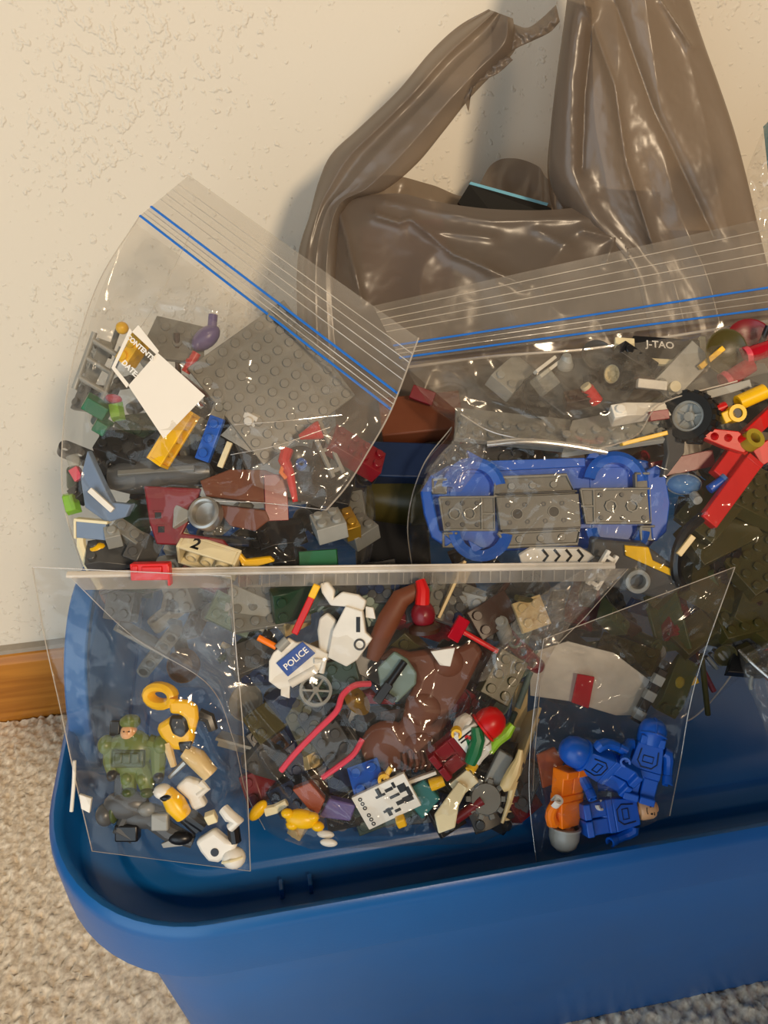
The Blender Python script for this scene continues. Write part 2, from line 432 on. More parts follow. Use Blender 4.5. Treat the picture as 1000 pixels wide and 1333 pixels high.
TX0, TX1, TY0, TY1 = -124.0, 520.0, 177.0, 500.0
def rrect(off, rad, n=14):
    x0, x1, y0, y1 = TX0+off, TX1-off, TY0+off, TY1-off
    r = max(rad-off, 4); pts = []
    for cx, cy, a0 in ((x1-r, y0+r, -90), (x1-r, y1-r, 0), (x0+r, y1-r, 90), (x0+r, y0+r, 180)):
        for i in range(n+1):
            a = math.radians(a0+90*i/n); pts.append((cx+r*math.cos(a), cy+r*math.sin(a)))
    return pts
def loft(prof, rad, cap=None):
    mb = MB(); loops = [[(x, y, z) for x, y in rrect(off, rad)] for off, z in prof]
    n = len(loops[0]); vs = [p for lp in loops for p in lp]; fs = []
    for j in range(len(loops)-1):
        for i in range(n):
            fs.append((j*n+i, j*n+(i+1) % n, (j+1)*n+(i+1) % n, (j+1)*n+i))
    if cap: fs.append(tuple(range((len(loops)-1)*n, len(loops)*n)))
    return mb.add(vs, fs)
tote = thing('storage_tote', Matrix.Translation((0.198, 0.34, 0)), 'blue plastic storage tote with a rimmed lid carrying the filled bags', 'tote')
def under(o, p):
    o.parent = p; o.matrix_parent_inverse = p.matrix_world.inverted(); return o
body = under(loft([(46, 0), (44, 2), (24, 200), (14, 262), (10, 276)], 78).build('body', BODYB, smooth=40), tote)
lid = under(loft([(5, 264), (0, 266), (0, 268), (0.5, 296), (1.5, 300.5), (4, 302.5), (6.5, 301.5), (8, 298), (10, 276), (11.5, 273.5), (15, 272.5), (27, 272.5), (28.5, 273.5), (30, 277.5), (31.5, 278.5),
                 (39, 278.5), (40.5, 279), (41.5, 281), (43, 281.8), (60, 282)], 82, True).build('lid', LIDB, smooth=50), tote)
for x in (-13, 1):
    o = MB().box(x, 206, 277, 2.2, 6, 8).build('lid_rib', LIDB, bevel=0.5); under(o, lid)
hp = crom([(-114, 300, 262), (-114, 304, 300), (-110, 317, 338), (-104, 338, 362), (-98, 366, 364), (-96, 396, 340), (-97, 412, 305), (-100, 418, 262)], 40)
hmb = MB(); vs, fs = [], []
for i, p in enumerate(hp):                        # an upright latch strap, 16 mm wide in x and 5 mm thick, bowed over the end of the lid
    t = hp[min(i+1, 39)]-hp[max(i-1, 0)]; t = t/np.linalg.norm(t); nn = np.cross(t, (1, 0, 0)); nn /= np.linalg.norm(nn)
    for sx, sn in ((-6, -4), (6, -4), (6, 4), (-6, 4)):
        vs.append(tuple(p+np.array((sx, 0, 0))+nn*sn))
for i in range(39):
    for k in range(4): fs.append((i*4+k, i*4+(k+1) % 4, i*4+4+(k+1) % 4, i*4+4+k))
under(hmb.add(vs, fs+[(0, 1, 2, 3), (156, 157, 158, 159)]).build('latch_handle', LIDB, bevel=1.2), tote)

# ================================================================ grey grocery bag behind everything
def grocery_material():
    m, n, l, out = newmat('grocery_plastic')
    tc = n.new('ShaderNodeTexCoord'); nz = n.new('ShaderNodeTexNoise'); nz.inputs['Scale'].default_value = 55; nz.inputs['Detail'].default_value = 4; nz.inputs['Distortion'].default_value = 1.0
    l.new(tc.outputs['Object'], nz.inputs['Vector'])
    bp = n.new('ShaderNodeBump'); bp.inputs['Strength'].default_value = 0.07; bp.inputs['Distance'].default_value = 0.002
    l.new(nz.outputs['Fac'], bp.inputs['Height'])
    di = n.new('ShaderNodeBsdfDiffuse'); di.inputs[0].default_value = lin('#83766a')
    tl = n.new('ShaderNodeBsdfTranslucent'); tl.inputs[0].default_value = lin('#94836f')
    tr = n.new('ShaderNodeBsdfTransparent'); tr.inputs[0].default_value = lin('#c0ae9a')
    gl = n.new('ShaderNodeBsdfGlossy'); gl.inputs['Roughness'].default_value = 0.30
    for q in (di, tl, gl): l.new(bp.outputs[0], q.inputs['Normal'])
    a = n.new('ShaderNodeMixShader'); a.inputs[0].default_value = 0.35; l.new(di.outputs[0], a.inputs[1]); l.new(tl.outputs[0], a.inputs[2])
    b = n.new('ShaderNodeMixShader'); b.inputs[0].default_value = 0.24; l.new(a.outputs[0], b.inputs[1]); l.new(tr.outputs[0], b.inputs[2])
    lw = n.new('ShaderNodeLayerWeight'); lw.inputs[0].default_value = 0.5; pw = n.new('ShaderNodeMath'); pw.operation = 'POWER'; pw.inputs[1].default_value = 4
    l.new(bp.outputs[0], lw.inputs['Normal']); l.new(lw.outputs['Facing'], pw.inputs[0])
    ma = n.new('ShaderNodeMath'); ma.operation = 'MULTIPLY_ADD'; ma.inputs[1].default_value = 0.35; ma.inputs[2].default_value = 0.04; l.new(pw.outputs[0], ma.inputs[0])
    c = n.new('ShaderNodeMixShader'); l.new(ma.outputs[0], c.inputs[0]); l.new(b.outputs[0], c.inputs[1]); l.new(gl.outputs[0], c.inputs[2]); l.new(c.outputs[0], out.inputs[0])
    MATS['grocery'] = m
grocery_material()
gb = thing('grocery_bag', Matrix.Translation((0.2, 0.5, 0.283)), 'grey plastic grocery bag with a torn handle, standing against the cream wall', 'bag')
flat1 = [(0, 1), (1, 1)]
sheet('front_panel', [(428, 262, .484, 440, 640, .49), (470, 256, .476, 475, 640, .48), (520, 252, .474, 520, 640, .475), (570, 263, .472, 570, 640, .475), (640, 272, .472, 640, 640, .475),
      (720, 273, .474, 720, 640, .475), (790, 264, .48, 790, 640, .48), (838, 262, .488, 850, 640, .49), (862, 300, .50, 880, 640, .50)], 0.008, 'grocery', gb, 120, 150, wr=.003, wscale=170, seed=4, fine=0.0009,
      profile=flat1, sexp=0.6, creases=[([(440, 272), (452, 310), (470, 390)], .006, 7), ([(490, 280), (520, 290), (535, 285), (590, 330), (680, 370)], .006, 6), ([(830, 265), (850, 320)], .006, 7),
      ([(500, 262), (640, 288), (780, 284), (830, 275)], .004, 9), ([(760, 300), (800, 310), (790, 340)], .004, 6), ([(560, 300), (640, 310)], .003, 6), ([(700, 300), (740, 320)], .003, 6), ([(800, 290), (820, 330)], .005, 5)])
def hfold(freq, amp, ph=0.0):
    return lambda X, Y, s, t: amp*np.sin((s+.10*np.sin(5*s+ph)+.05*np.sin(4*t))*freq*2*math.pi+ph+.5*np.sin(2.4*t+ph))*(0.65+0.35*np.sin(2.6*t+1+3*s))+amp*0.35*np.abs(np.sin(s*freq*5.1+1.2*t+ph))
sheet('left_handle', [(636, 12, .447, 668, 24, .445), (597, 34, .452, 672, 62, .448), (560, 68, .457, 642, 96, .452), (518, 118, .462, 610, 130, .456), (468, 166, .468, 577, 172, .461),
      (432, 200, .474, 542, 214, .466), (415, 236, .480, 500, 248, .472), (403, 280, .486, 452, 268, .478), (387, 342, .49, 440, 350, .482), (388, 460, .50, 445, 470, .49)], 0.012, 'grocery', gb, 90, 140, wr=.0003, wscale=60, seed=7, profile=flat1, ridges=hfold(2.3, .0038))
sheet('torn_handle_tip', [(724, 6, .438, 729, 28, .438), (705, 24, .442, 716, 42, .441), (686, 36, .446, 692, 54, .445), (664, 30, .448, 668, 66, .447), (640, 34, .451, 640, 92, .45)], 0.004, 'grocery', gb, 24, 40, wr=.002, wscale=25, seed=9, profile=flat1)
sheet('torn_handle_scrap', [(664, 74, .447, 668, 78, .447), (640, 70, .449, 648, 96, .449), (622, 88, .45, 618, 112, .45), (604, 128, .452, 610, 146, .452)], 0.002, 'grocery', gb, 16, 30, wr=.002, wscale=20, seed=10, profile=flat1)
sheet('right_handle', [(790, -210, .415, 818, -212, .415), (764, -150, .422, 846, -150, .422), (742, -60, .432, 880, -60, .432), (738, 0, .438, 898, 0, .438), (730, 60, .444, 918, 60, .445), (722, 120, .452, 936, 110, .452), (716, 180, .462, 956, 170, .460), (716, 235, .472, 972, 230, .468),
      (740, 280, .480, 986, 290, .478), (800, 350, .488, 1005, 370, .488), (830, 460, .492, 1030, 480, .496), (850, 600, .50, 1040, 600, .50)], 0.014, 'grocery', gb, 140, 150, wr=.0004, wscale=80, seed=11, profile=flat1, ridges=hfold(2.6, .0045, .6), fine=.0005,
      creases=[([(760, 0), (800, 110), (815, 210), (850, 320)], .005, 6), ([(800, 0), (850, 140), (930, 310)], -.006, 9), ([(860, 0), (900, 60)], .005, 6), ([(772, 30), (762, 120), (758, 220)], -.006, 7)])
sheet('right_handle_fold', [(739, 0, .456, 770, 10, .45), (727, 90, .464, 772, 90, .458), (718, 160, .472, 775, 160, .466), (713, 225, .482, 790, 240, .476), (722, 300, .49, 800, 310, .486)], -0.004, 'grocery', gb, 30, 60, wr=.001, wscale=40, seed=13, profile=flat1, ridges=hfold(1.5, .003))
sheet('back_panel', [(440, 250, .51, 440, 600, .52), (500, 228, .53, 500, 600, .53), (560, 240, .535, 560, 600, .53), (610, 255, .54, 610, 600, .53), (640, 214, .54, 640, 600, .53), (668, 206, .535, 668, 600, .53), (700, 216, .53, 700, 600, .53), (730, 240, .52, 730, 600, .53), (860, 250, .53, 860, 600, .53)],
      0.004, 'grocery', gb, 50, 100, wr=.003, wscale=50, seed=15, profile=flat1, fine=.001)
sheet('right_gusset', [(860, 300, .50, 960, 300, .53), (870, 460, .50, 1000, 460, .54), (880, 620, .50, 1010, 620, .54)], 0.004, 'grocery', gb, 30, 40, wr=.002, wscale=40, seed=16, profile=flat1)
# booklet sticking out of the grocery bag
bk = thing('booklet', Matrix.Translation(at(655, 262, .50)), 'black booklet with a pale blue edge poking out of the grey grocery bag', 'booklet')
patch('cover', [(596, 264, .498), (611, 240, .503), (712, 268, .507), (770, 300, .507), (690, 340, .49)], 'print_black', bk, 1.2)
patch('page_block', [(611, 239.5, .5035), (613, 236.5, .5045), (714, 264.5, .5085), (712, 268.5, .5075)], 'cyan', bk, 1.5)
# contents of the grocery bag, faint through the plastic
for (x, y, wd, hg, rl, mt, lb) in [(530, 350, 56, 70, 6, 'dark_red', 'dull red box showing faintly inside the grey grocery bag'), (650, 360, 58, 56, -4, 'dark_grey', 'dark grey box inside the grey grocery bag under the booklet'),
                                   (770, 360, 62, 66, -8, 'dark_brown', 'dark brown box inside the grey grocery bag below its tall handle')]:
    single(MB().box(0, 0, 0, wd, hg, 18), 'toy_box', frame(x, y, .505, rl, -30), mt, lb, 'box', bevel=1)
# the clear bag that just enters the frame on the right
eb = thing('clear_bag', Matrix.Translation(at(1010, 260, .5)), 'crumpled clear bag cut off by the right edge of the frame', 'bag')
sheet('front_sheet', [(1002, 150, .50, 1080, 120, .50), (985, 190, .495, 1090, 180, .49), (968, 240, .50, 1095, 240, .49), (968, 300, .505, 1095, 320, .50), (985, 420, .505, 1095, 440, .50)], .012, 'film_hazy', eb, 40, 60, wr=.003, wscale=50, seed=21, profile=flat1)
single(MB().box(0, 0, 0, 40, 34, 8), 'toy_card', frame(1040, 190, .507, 6), 'teal_card', 'teal card inside the clear bag at the right edge', 'card', bevel=.5)
# ================================================================ the clear bags
def lerp3(a, b, t): return tuple(a[i]*(1-t)+b[i]*t for i in range(3))
def lip(bag, tl, tr, bl, br, lines, blues, mat='lip_film'):
    """the flat top of a zip bag: two sheets, fine ribs, two blue zip tracks"""
    rows = [tl+tr, lerp3(tl, bl, .5)+lerp3(tr, br, .5), bl+br]
    sheet('lip_front', rows, 0.0, mat, bag, 60, 20, wr=.0004, wscale=80, seed=3)
    back = [tuple(v+(.004 if i in (2, 5) else 0) for i, v in enumerate(r)) for r in rows]
    sheet('lip_back', back, 0.0, mat, bag, 60, 20, wr=.0004, wscale=70, seed=5)
    off = lambda p: (p[0], p[1], p[2]-.0016)
    for t in lines:
        line('lip_rib', [off(lerp3(tl, bl, t)), off(lerp3(tr, br, t))], .28, 'seam_film', bag)
    for t in blues:
        line('zip_track', [off(lerp3(tl, bl, t)), off(lerp3(tr, br, t))], .95, 'zip_blue', bag, flat=.6)
    a, b = blues
    line('zip_rib', [off(lerp3(tl, bl, (2*a+b)/3)), off(lerp3(tr, br, (2*a+b)/3))], .3, 'seam_film', bag)
    line('zip_rib', [off(lerp3(tl, bl, (a+2*b)/3)), off(lerp3(tr, br, (a+2*b)/3))], .3, 'seam_film', bag)

# ---- left zip bag
bagA = thing('zip_bag', Matrix.Translation(at(280, 760, .44)), 'clear zip bag with tilted blue tracks and a white write-on label', 'bag', 'zip bags with blue tracks')
rA = [(182, 281, .425, 510, 534, .402), (132, 360, .42, 494, 562, .405), (103, 440, .416, 480, 590, .41), (86, 520, .416, 481, 620, .415), (80, 610, .416, 488, 652, .42), (86, 670, .42, 487, 700, .425), (112, 740, .43, 474, 760, .435), (165, 830, .44, 450, 830, .445), (235, 895, .444, 440, 895, .45)]
pA = [(0, 0), (.2, .6), (.4, 1), (.7, 1), (.9, .8), (1, .5)]
sheet('front_sheet', rA, .034, 'film', bagA, 130, 130, wr=.0028, wscale=75, seed=31, profile=pA, fine=.0006, creases=[
    ([(195, 385), (215, 395), (285, 402)], .004, 6), ([(130, 560), (200, 552), (330, 550), (440, 545)], .003, 4), ([(140, 640), (220, 632), (300, 628)], .005, 7),
    ([(260, 652), (380, 655), (430, 662)], .004, 4), ([(120, 470), (110, 560), (100, 640)], .004, 7), ([(190, 300), (150, 420), (180, 520)], .003, 5), ([(420, 560), (470, 590)], .003, 5), ([(230, 690), (330, 700), (380, 740)], .004, 5)])
sheet('back_sheet', rA, -.035, 'film_back', bagA, 60, 60, wr=.003, wscale=80, seed=32, profile=pA)
lip(bagA, (246, 228, .431), (545, 440, .406), (182, 281, .425), (510, 534, .402), (.22, .34, .46, .58), (.77, .995))
sheet('corner_flap', [(300, 385, .398, 512, 530, .395), (290, 470, .386, 478, 590, .388), (300, 560, .380, 452, 632, .385), (330, 632, .380, 425, 664, .383)], .003, 'fold_film', bagA, 60, 60, wr=.0016, wscale=60, seed=33, profile=flat1, creases=[([(430, 540), (400, 640)], .003, 5), ([(470, 540), (380, 610)], .002, 5)])
line('side_seam', [(545, 440, .405), (510, 532, .3945), (478, 590, .3875), (452, 632, .3845), (425, 664, .3825)], .45, 'seam_film', bagA)
line('side_seam', [(182, 281, .4245), (132, 360, .4195), (103, 440, .4155), (86, 520, .4155), (80, 610, .4155), (86, 670, .4195), (108, 740, .4295)], .3, 'seam_film', bagA)
for pts in ([(305, 553, .379), (370, 548, .380), (445, 540, .3865)], [(300, 592, .379), (360, 580, .379), (430, 556, .3835)], [(280, 652, .381), (345, 655, .381), (425, 664, .3825)], [(250, 300, .418), (200, 400, .392), (150, 470, .387)]):
    line('fold_line', pts, .16, 'seam_film', bagA)
sheet('upper_fold', [(176, 290, .422, 360, 425, .404), (135, 370, .404, 330, 440, .394), (112, 440, .394, 300, 470, .388), (104, 500, .390, 290, 520, .383), (118, 560, .386, 250, 560, .380)], .004, 'fold_film', bagA, 60, 60, wr=.002, wscale=70, seed=34, profile=flat1, creases=[([(195, 385), (215, 395), (285, 402)], .004, 5)])
# white write-on label printed on the bag
dl = .378
patch('write_on_label', [(205, 459, dl), (267, 515, dl), (213, 571, dl), (167, 502, dl)], 'paper', bagA, .1)
patch('label_border', [(172, 432, dl), (180, 423, dl), (207, 457, dl), (204, 462, dl)], 'paper', bagA, .1)
patch('label_border', [(172, 432, dl), (169, 427, dl), (145, 479, dl), (165, 505, dl), (168, 500, dl), (150, 478, dl)], 'paper', bagA, .1)
def stick(o, bag):
    m = o.matrix_basis.copy(); o.parent = bag; o.matrix_parent_inverse = bag.matrix_world.inverted(); o.matrix_basis = m; return o
stick(text_mesh('label_print', 'CONTENTS:', 3.3, 'print_white', None, frame(183, 453, dl-.0008, -42), .12), bagA)
stick(text_mesh('label_print', 'DATE:', 3.6, 'print_white', None, frame(169, 480, dl-.0008, -45), .12), bagA)

# ---- right zip bag
bagB = thing('zip_bag', Matrix.Translation(at(780, 900, .45)), 'clear zip bag with level blue tracks holding the upturned blue car', 'bag', 'zip bags with blue tracks')
rB = [(522, 470, .44, 1060, 402, .45), (560, 528, .43, 1060, 480, .435), (588, 556, .424, 1060, 560, .425), (550, 608, .418, 1060, 640, .42), (531, 680, .42, 1060, 720, .42), (540, 760, .43, 1050, 790, .43), (600, 850, .44, 1000, 850, .442), (720, 915, .446, 900, 936, .45)]
pB = [(0, 0), (.15, .7), (.35, 1), (.7, 1), (.9, .7), (1, 0)]
sheet('front_sheet', rB, .036, 'film', bagB, 150, 130, wr=.0028, wscale=80, seed=41, profile=pB, fine=.0006, sexp=.35, creases=[
    ([(632, 577), (690, 573), (760, 580), (830, 580)], .012, 9), ([(622, 590), (680, 620), (770, 665)], .004, 5), ([(520, 492), (600, 540), (700, 560), (780, 590), (860, 560)], .006, 7), ([(600, 545), (590, 575), (560, 620)], .005, 6),
    ([(590, 520), (640, 515), (660, 530)], .003, 5), ([(905, 600), (912, 650)], .005, 5), ([(860, 640), (905, 640)], .004, 5), ([(780, 470), (900, 480), (990, 440)], .003, 6), ([(750, 580), (830, 600), (900, 620)], .003, 5), ([(870, 700), (885, 760), (860, 800)], .004, 6)])
sheet('back_sheet', rB, -.03, 'film_back', bagB, 60, 60, wr=.003, wscale=80, seed=42, profile=pB)
lip(bagB, (486, 398, .446), (1060, 270, .456), (522, 470, .44), (1060, 402, .45), (.12, .25, .36, .47), (.72, .94))
line('lip_fold', [(530, 478, .4385), (640, 464, .437), (760, 455, .437), (860, 440, .438), (1000, 418, .446)], .8, 'seam_film', bagB)
line('side_seam', [(588, 556, .4235), (550, 608, .4175), (531, 680, .4195), (540, 760, .4295)], .35, 'seam_film', bagB)
line('side_seam', [(1000, 790, .4405), (960, 868, .4445), (900, 936, .4495), (840, 940, .4495)], .45, 'seam_film', bagB)
sheet('upper_fold', [(522, 472, .4375, 600, 539, .405), (570, 468, .434, 640, 560, .396), (640, 464, .43, 700, 574, .391), (720, 458, .43, 765, 584, .389), (800, 450, .43, 828, 566, .389), (870, 440, .435, 862, 524, .398), (960, 424, .44, 960, 495, .405), (1060, 404, .448, 1060, 470, .41)], .004, 'fold_film', bagB, 60, 110, wr=.003, wscale=70, seed=44, profile=flat1,
      creases=[([(600, 480), (640, 520), (720, 545)], .004, 5), ([(690, 470), (760, 520), (860, 530)], .003, 6)])
line('fold_roll', [(600, 539, .4035), (640, 562, .394), (700, 575, .389), (765, 585, .387), (828, 567, .387), (862, 525, .3965), (960, 496, .4035)], .4, 'seam_film', bagB)
line('fold_roll', [(634, 578, .3885), (680, 574, .387), (730, 578, .387), (790, 588, .388)], 2.0, 'fold_gloss', bagB, flat=.8, nseg=12)
sheet('side_fold', [(604, 540, .405, 628, 548, .402), (590, 572, .40, 632, 580, .397), (566, 600, .398, 625, 606, .395), (545, 640, .40, 600, 640, .396)], .004, 'film_hazy', bagB, 30, 40, wr=.002, wscale=25, seed=43, profile=flat1)

# ---- slider bag in front
bagC = thing('slider_bag', Matrix.Translation(at(510, 1090, .375)), 'clear slider bag with a white zip strip and red slider', 'bag')
rC = [(92, 752, .389, 818, 740, .383), (175, 830, .386, 765, 800, .381), (270, 890, .385, 712, 862, .38), (303, 960, .383, 698, 960, .38), (320, 1030, .38, 694, 1030, .378), (345, 1080, .375, 680, 1070, .374), (405, 1106, .371, 625, 1098, .371)]
pC = [(0, 0), (.15, .35), (.4, 1), (.75, 1), (.93, .6), (1, 0)]
sheet('front_sheet', rC, .017, 'film', bagC, 170, 130, wr=.0013, wscale=70, seed=51, profile=pC, fine=.0005, sexp=.4, creases=[
    ([(822, 740), (720, 790), (640, 840), (600, 930)], .006, 5), ([(800, 760), (690, 830), (640, 910), (610, 960)], .006, 5), ([(700, 855), (670, 900), (655, 960)], .005, 5), ([(300, 850), (330, 920), (380, 980), (420, 1030), (470, 1075)], .005, 6),
    ([(240, 850), (300, 890), (330, 940)], .004, 5), ([(310, 930), (350, 1000), (390, 1050), (480, 1080)], .005, 5), ([(330, 780), (350, 800), (345, 830)], .004, 6), ([(640, 770), (650, 800), (640, 830)], .004, 6), ([(540, 1000), (600, 985), (640, 1000)], .003, 5)])
sheet('back_sheet', rC, -.022, 'film_back', bagC, 60, 60, wr=.002, wscale=60, seed=52, profile=pC)
sheet('corner_fold', [(822, 741, .379, 765, 739, .3775), (782, 775, .376, 700, 778, .373), (738, 820, .374, 652, 832, .369), (706, 868, .373, 622, 888, .367)], .003, 'film_hazy', bagC, 60, 60, wr=.003, wscale=45, seed=53, profile=flat1, creases=[([(815, 742), (720, 795), (640, 850)], .004, 4), ([(815, 745), (740, 810), (690, 860)], .004, 4)])
line('zip_strip', [(88, 748, .3885), (300, 744, .386), (560, 740, .3835), (800, 736, .3815)], 2.1, 'zip_white', bagC, flat=.7, nseg=10)
line('zip_track', [(190, 741, .386), (300, 739, .385), (560, 735.5, .3825), (785, 733, .3805)], .5, 'zip_white', bagC)
sheet('zip_flange', [(92, 752, .3875, 815, 740, .381), (110, 768, .3865, 800, 756, .380)], 0, 'zip_grey', bagC, 120, 8)
for k in range(34):
    x = 310+k*14.2+random.Random(k).uniform(-3, 3); y = 748-(x-310)*.0175
    line('flange_rib', [(x, y, .3805), (x-.5, y+15, .3795)], .12, 'seam_film', bagC, 2, nseg=4)
sl = MB(); sl.box(0, 0, 0, 19, 8.4, 6.4); sl.box(1.5, 1.2, 3.6, 10, 3.6, 1.4); sl.box(-7, 1.5, 3.4, 3, 4, 1); sl.box(9.2, -2, .5, 1.4, 10.5, 5)
o = stick(sl.build('slider', 'slider_red', bevel=.8, M=frame(197, 743, .382, 1, 8)), bagC); tag(o, 'red plastic zip slider')
line('side_seam', [(92, 752, .388), (175, 830, .3855), (270, 890, .3845), (303, 960, .3825), (320, 1030, .3795), (345, 1080, .3745)], .16, 'seam_film', bagC)
line('side_seam', [(818, 740, .3825), (765, 800, .3805), (712, 862, .3795), (698, 960, .3795), (694, 1030, .3775)], .2, 'seam_film', bagC)

# ---- small bag of soldier figures, front left
bagD = thing('small_clear_bag', Matrix.Translation(at(220, 1110, .37)), 'small clear bag holding soldier and skeleton figures, front left on the lid', 'bag', 'small bags of figures')
rD = [(42, 738, .368, 301, 750, .366), (58, 830, .366, 307, 840, .364), (78, 920, .366, 315, 930, .364), (97, 1010, .368, 322, 1030, .366), (120, 1108, .371, 326, 1134, .366)]
pD = [(0, 0), (.35, .3), (.6, 1), (.85, 1), (1, 0)]
sheet('front_sheet', rD, .013, 'film_soft', bagD, 120, 150, wr=.0014, wscale=70, seed=61, profile=pD, fine=.0006, creases=[([(175, 880), (188, 940), (240, 985), (300, 1020)], .005, 5), ([(200, 830), (260, 870), (320, 900)], .003, 5), ([(205, 960), (222, 930), (225, 905)], .005, 5), ([(262, 935), (285, 985), (300, 1000), (290, 1040)], .005, 5),
    ([(90, 1000), (140, 1005)], .004, 5), ([(80, 930), (140, 915), (175, 930)], .003, 6), ([(120, 780), (160, 860), (170, 960)], .003, 6), ([(230, 770), (280, 850), (300, 930)], .003, 5)])
sheet('back_sheet', rD, -.008, 'film_back', bagD, 60, 60, wr=.0006, wscale=60, seed=62, profile=pD)
line('side_seam', [(42, 738, .3675), (58, 830, .3655), (78, 920, .3655), (97, 1010, .3675), (120, 1108, .3705)], .22, 'seam_film', bagD)
line('side_seam', [(301, 750, .3655), (307, 840, .3635), (315, 930, .3635), (322, 1030, .3655), (326, 1134, .3655)], .25, 'seam_film', bagD)
line('top_edge', [(42, 738, .3675), (301, 750, .3655)], .25, 'seam_film', bagD)
line('bottom_edge', [(120, 1108, .3705), (326, 1134, .3655)], .15, 'seam_film', bagD)

# ---- small bag of blue figures, front right
bagE = thing('small_clear_bag', Matrix.Translation(at(780, 1110, .37)), 'small clear bag with a pointed corner holding blue trooper figures', 'bag', 'small bags of figures')
rE = [(708, 832, .372, 957, 738, .388), (698, 900, .372, 917, 850, .39), (690, 980, .373, 898, 920, .392), (690, 1050, .373, 886, 990, .392), (700, 1134, .367, 872, 1062, .384)]
sheet('front_sheet', rE, .012, 'film', bagE, 120, 130, wr=.0022, wscale=70, seed=71, profile=pD, fine=.0004, creases=[([(720, 850), (800, 830), (850, 880), (840, 930)], .004, 6), ([(957, 740), (900, 800), (830, 850)], .002, 7), ([(700, 1000), (712, 1060), (705, 1110)], .005, 5), ([(735, 1060), (800, 1020)], .003, 5)])
sheet('back_sheet', rE, -.010, 'film_back', bagE, 60, 60, wr=.002, wscale=60, seed=72, profile=pD)
line('side_seam', [(957, 738, .3875), (917, 850, .3895), (898, 920, .3915), (886, 990, .3915), (872, 1062, .3835)], .26, 'seam_film', bagE)
line('side_seam', [(708, 832, .3715), (698, 900, .3715), (690, 980, .3725), (690, 1050, .3725), (700, 1134, .3665)], .2, 'seam_film', bagE)
line('top_edge', [(708, 832, .3715), (957, 738, .3875)], .22, 'seam_film', bagE)

# ---- crumpled clear bag on the lid, cut off by the frame
bagF = thing('clear_bag', Matrix.Translation(at(1030, 930, .43)), 'crumpled clear bag with a shiny crease lying on the lid at its far end', 'bag')
sheet('front_sheet', [(962, 846, .424, 1070, 800, .42), (968, 880, .42, 1075, 860, .415), (985, 920, .42, 1080, 910, .415), (1000, 960, .418, 1085, 960, .413)], .008, 'film_hazy', bagF, 50, 50, wr=.004, wscale=40, seed=81, profile=flat1, creases=[([(962, 846), (985, 868), (1010, 890)], .006, 4), ([(975, 850), (1000, 870)], .005, 4)])
line('edge_crease', [(962, 846, .419), (980, 864, .413), (1010, 890, .408)], .8, 'fold_gloss', bagF)
line('pull_tab', [(979, 880, .415), (977, 890, .4145), (978, 898, .414)], 1.0, 'clear', bagF)
single(MB().box(0, 0, 0, 30, 16, 12), 'toy_box', frame(1012, 868, .436, -40, -20), 'dark_red', 'dark red box inside the crumpled bag on the lid', 'box', bevel=.8)
# ================================================================ toy piece library (local millimetres, z towards the viewer unless turned)
STUD = MB().lathe([(0, 1.75), (2.15, 1.75), (2.4, 1.5), (2.4, 0)], 12).mesh('stud')
_studmesh = {}
def stud(parent, x, y, z, mat, M=None):
    if mat not in _studmesh:
        me = STUD.copy(); me.materials.clear(); me.materials.append(MATS[mat]); _studmesh[mat] = me
    o = bpy.data.objects.new('stud', _studmesh[mat]); COL.objects.link(o); o.parent = parent
    o.matrix_basis = T(x, y, z) @ (M or Matrix.Identity(4))
    return o
def brick(M, mat, nx, ny, h, label, cat='toy brick', studs=True, group=None, name='toy_brick', hollow=False):
    """h in plate heights (3.2 mm); hollow bricks show walls and tubes on the underside"""
    t = thing(name, M, label, cat, group); H = h*3.2; W, L = nx*8-.2, ny*8-.2
    b = MB()
    if hollow:
        b.box(0, 0, H-.8, W, L, 1.6)
        for s in (-1, 1):
            b.box(s*(W/2-.8), 0, H/2-.8, 1.6, L, H-1.6); b.box(0, s*(L/2-.8), H/2-.8, W-3.2, 1.6, H-1.6)
    else:
        b.box(0, 0, H/2, W, L, H)
    b.build('body', mat, t, .35)
    if hollow:
        if nx > 1 and ny > 1:
            for i in range(nx-1):
                for j in range(ny-1):
                    MB().lathe([(2.4, .3), (3.25, .3), (3.25, H-1.6), (2.4, H-1.6), (2.4, .3)], 16).build('tube', mat, t, M=T((i-(nx-2)/2)*8, (j-(ny-2)/2)*8, 0))
        else:
            for i in range(max(nx, ny)-1):
                p = (i-(max(nx, ny)-2)/2)*8
                MB().lathe([(0, .3), (1.6, .3), (1.6, H-1.6)], 14).build('tube', mat, t, M=T(*((p, 0, 0) if nx > ny else (0, p, 0))))
    if studs:
        for i in range(nx):
            for j in range(ny):
                stud(t, (i-(nx-1)/2)*8, (j-(ny-1)/2)*8, H, mat)
    return t
def slope(M, mat, nx, ny, h, label, cat='toy slope', group=None, lip=1.6, name='toy_slope'):
    t = thing(name, M, label, cat, group); H = h*3.2; W, L = nx*8-.2, ny*8-.2
    MB().prism([(-W/2, 0), (W/2, 0), (W/2, lip), (-W/2+7.8, H), (-W/2, H)], -L/2, L/2, RX(90)).build('body', mat, t, .35)
    for j in range(ny): stud(t, -W/2+3.9, (j-(ny-1)/2)*8, H, mat)
    return t
def beam(M, mat, n, label, group=None, cat='toy beam', name='toy_liftarm'):
    t = thing(name, M, label, cat, group); L = (n-1)*8; b = MB()
    for z0, z1 in ((-3.8, 3.8),):
        for s in (-1, 1): b.box(0, s*3.1, 0, L, 1.4, 7.6)
        for i in range(n): b.lathe([(2.5, -3.8), (3.8, -3.8), (3.8, 3.8), (2.5, 3.8), (2.5, -3.8)], 16, Matrix.Translation(((i*8-L/2), 0, 0)))
        for i in range(n-1): b.box(i*8-L/2+4, 0, 0, 2.6, 5, 7)
    b.build('body', mat, t, 0)
    return t
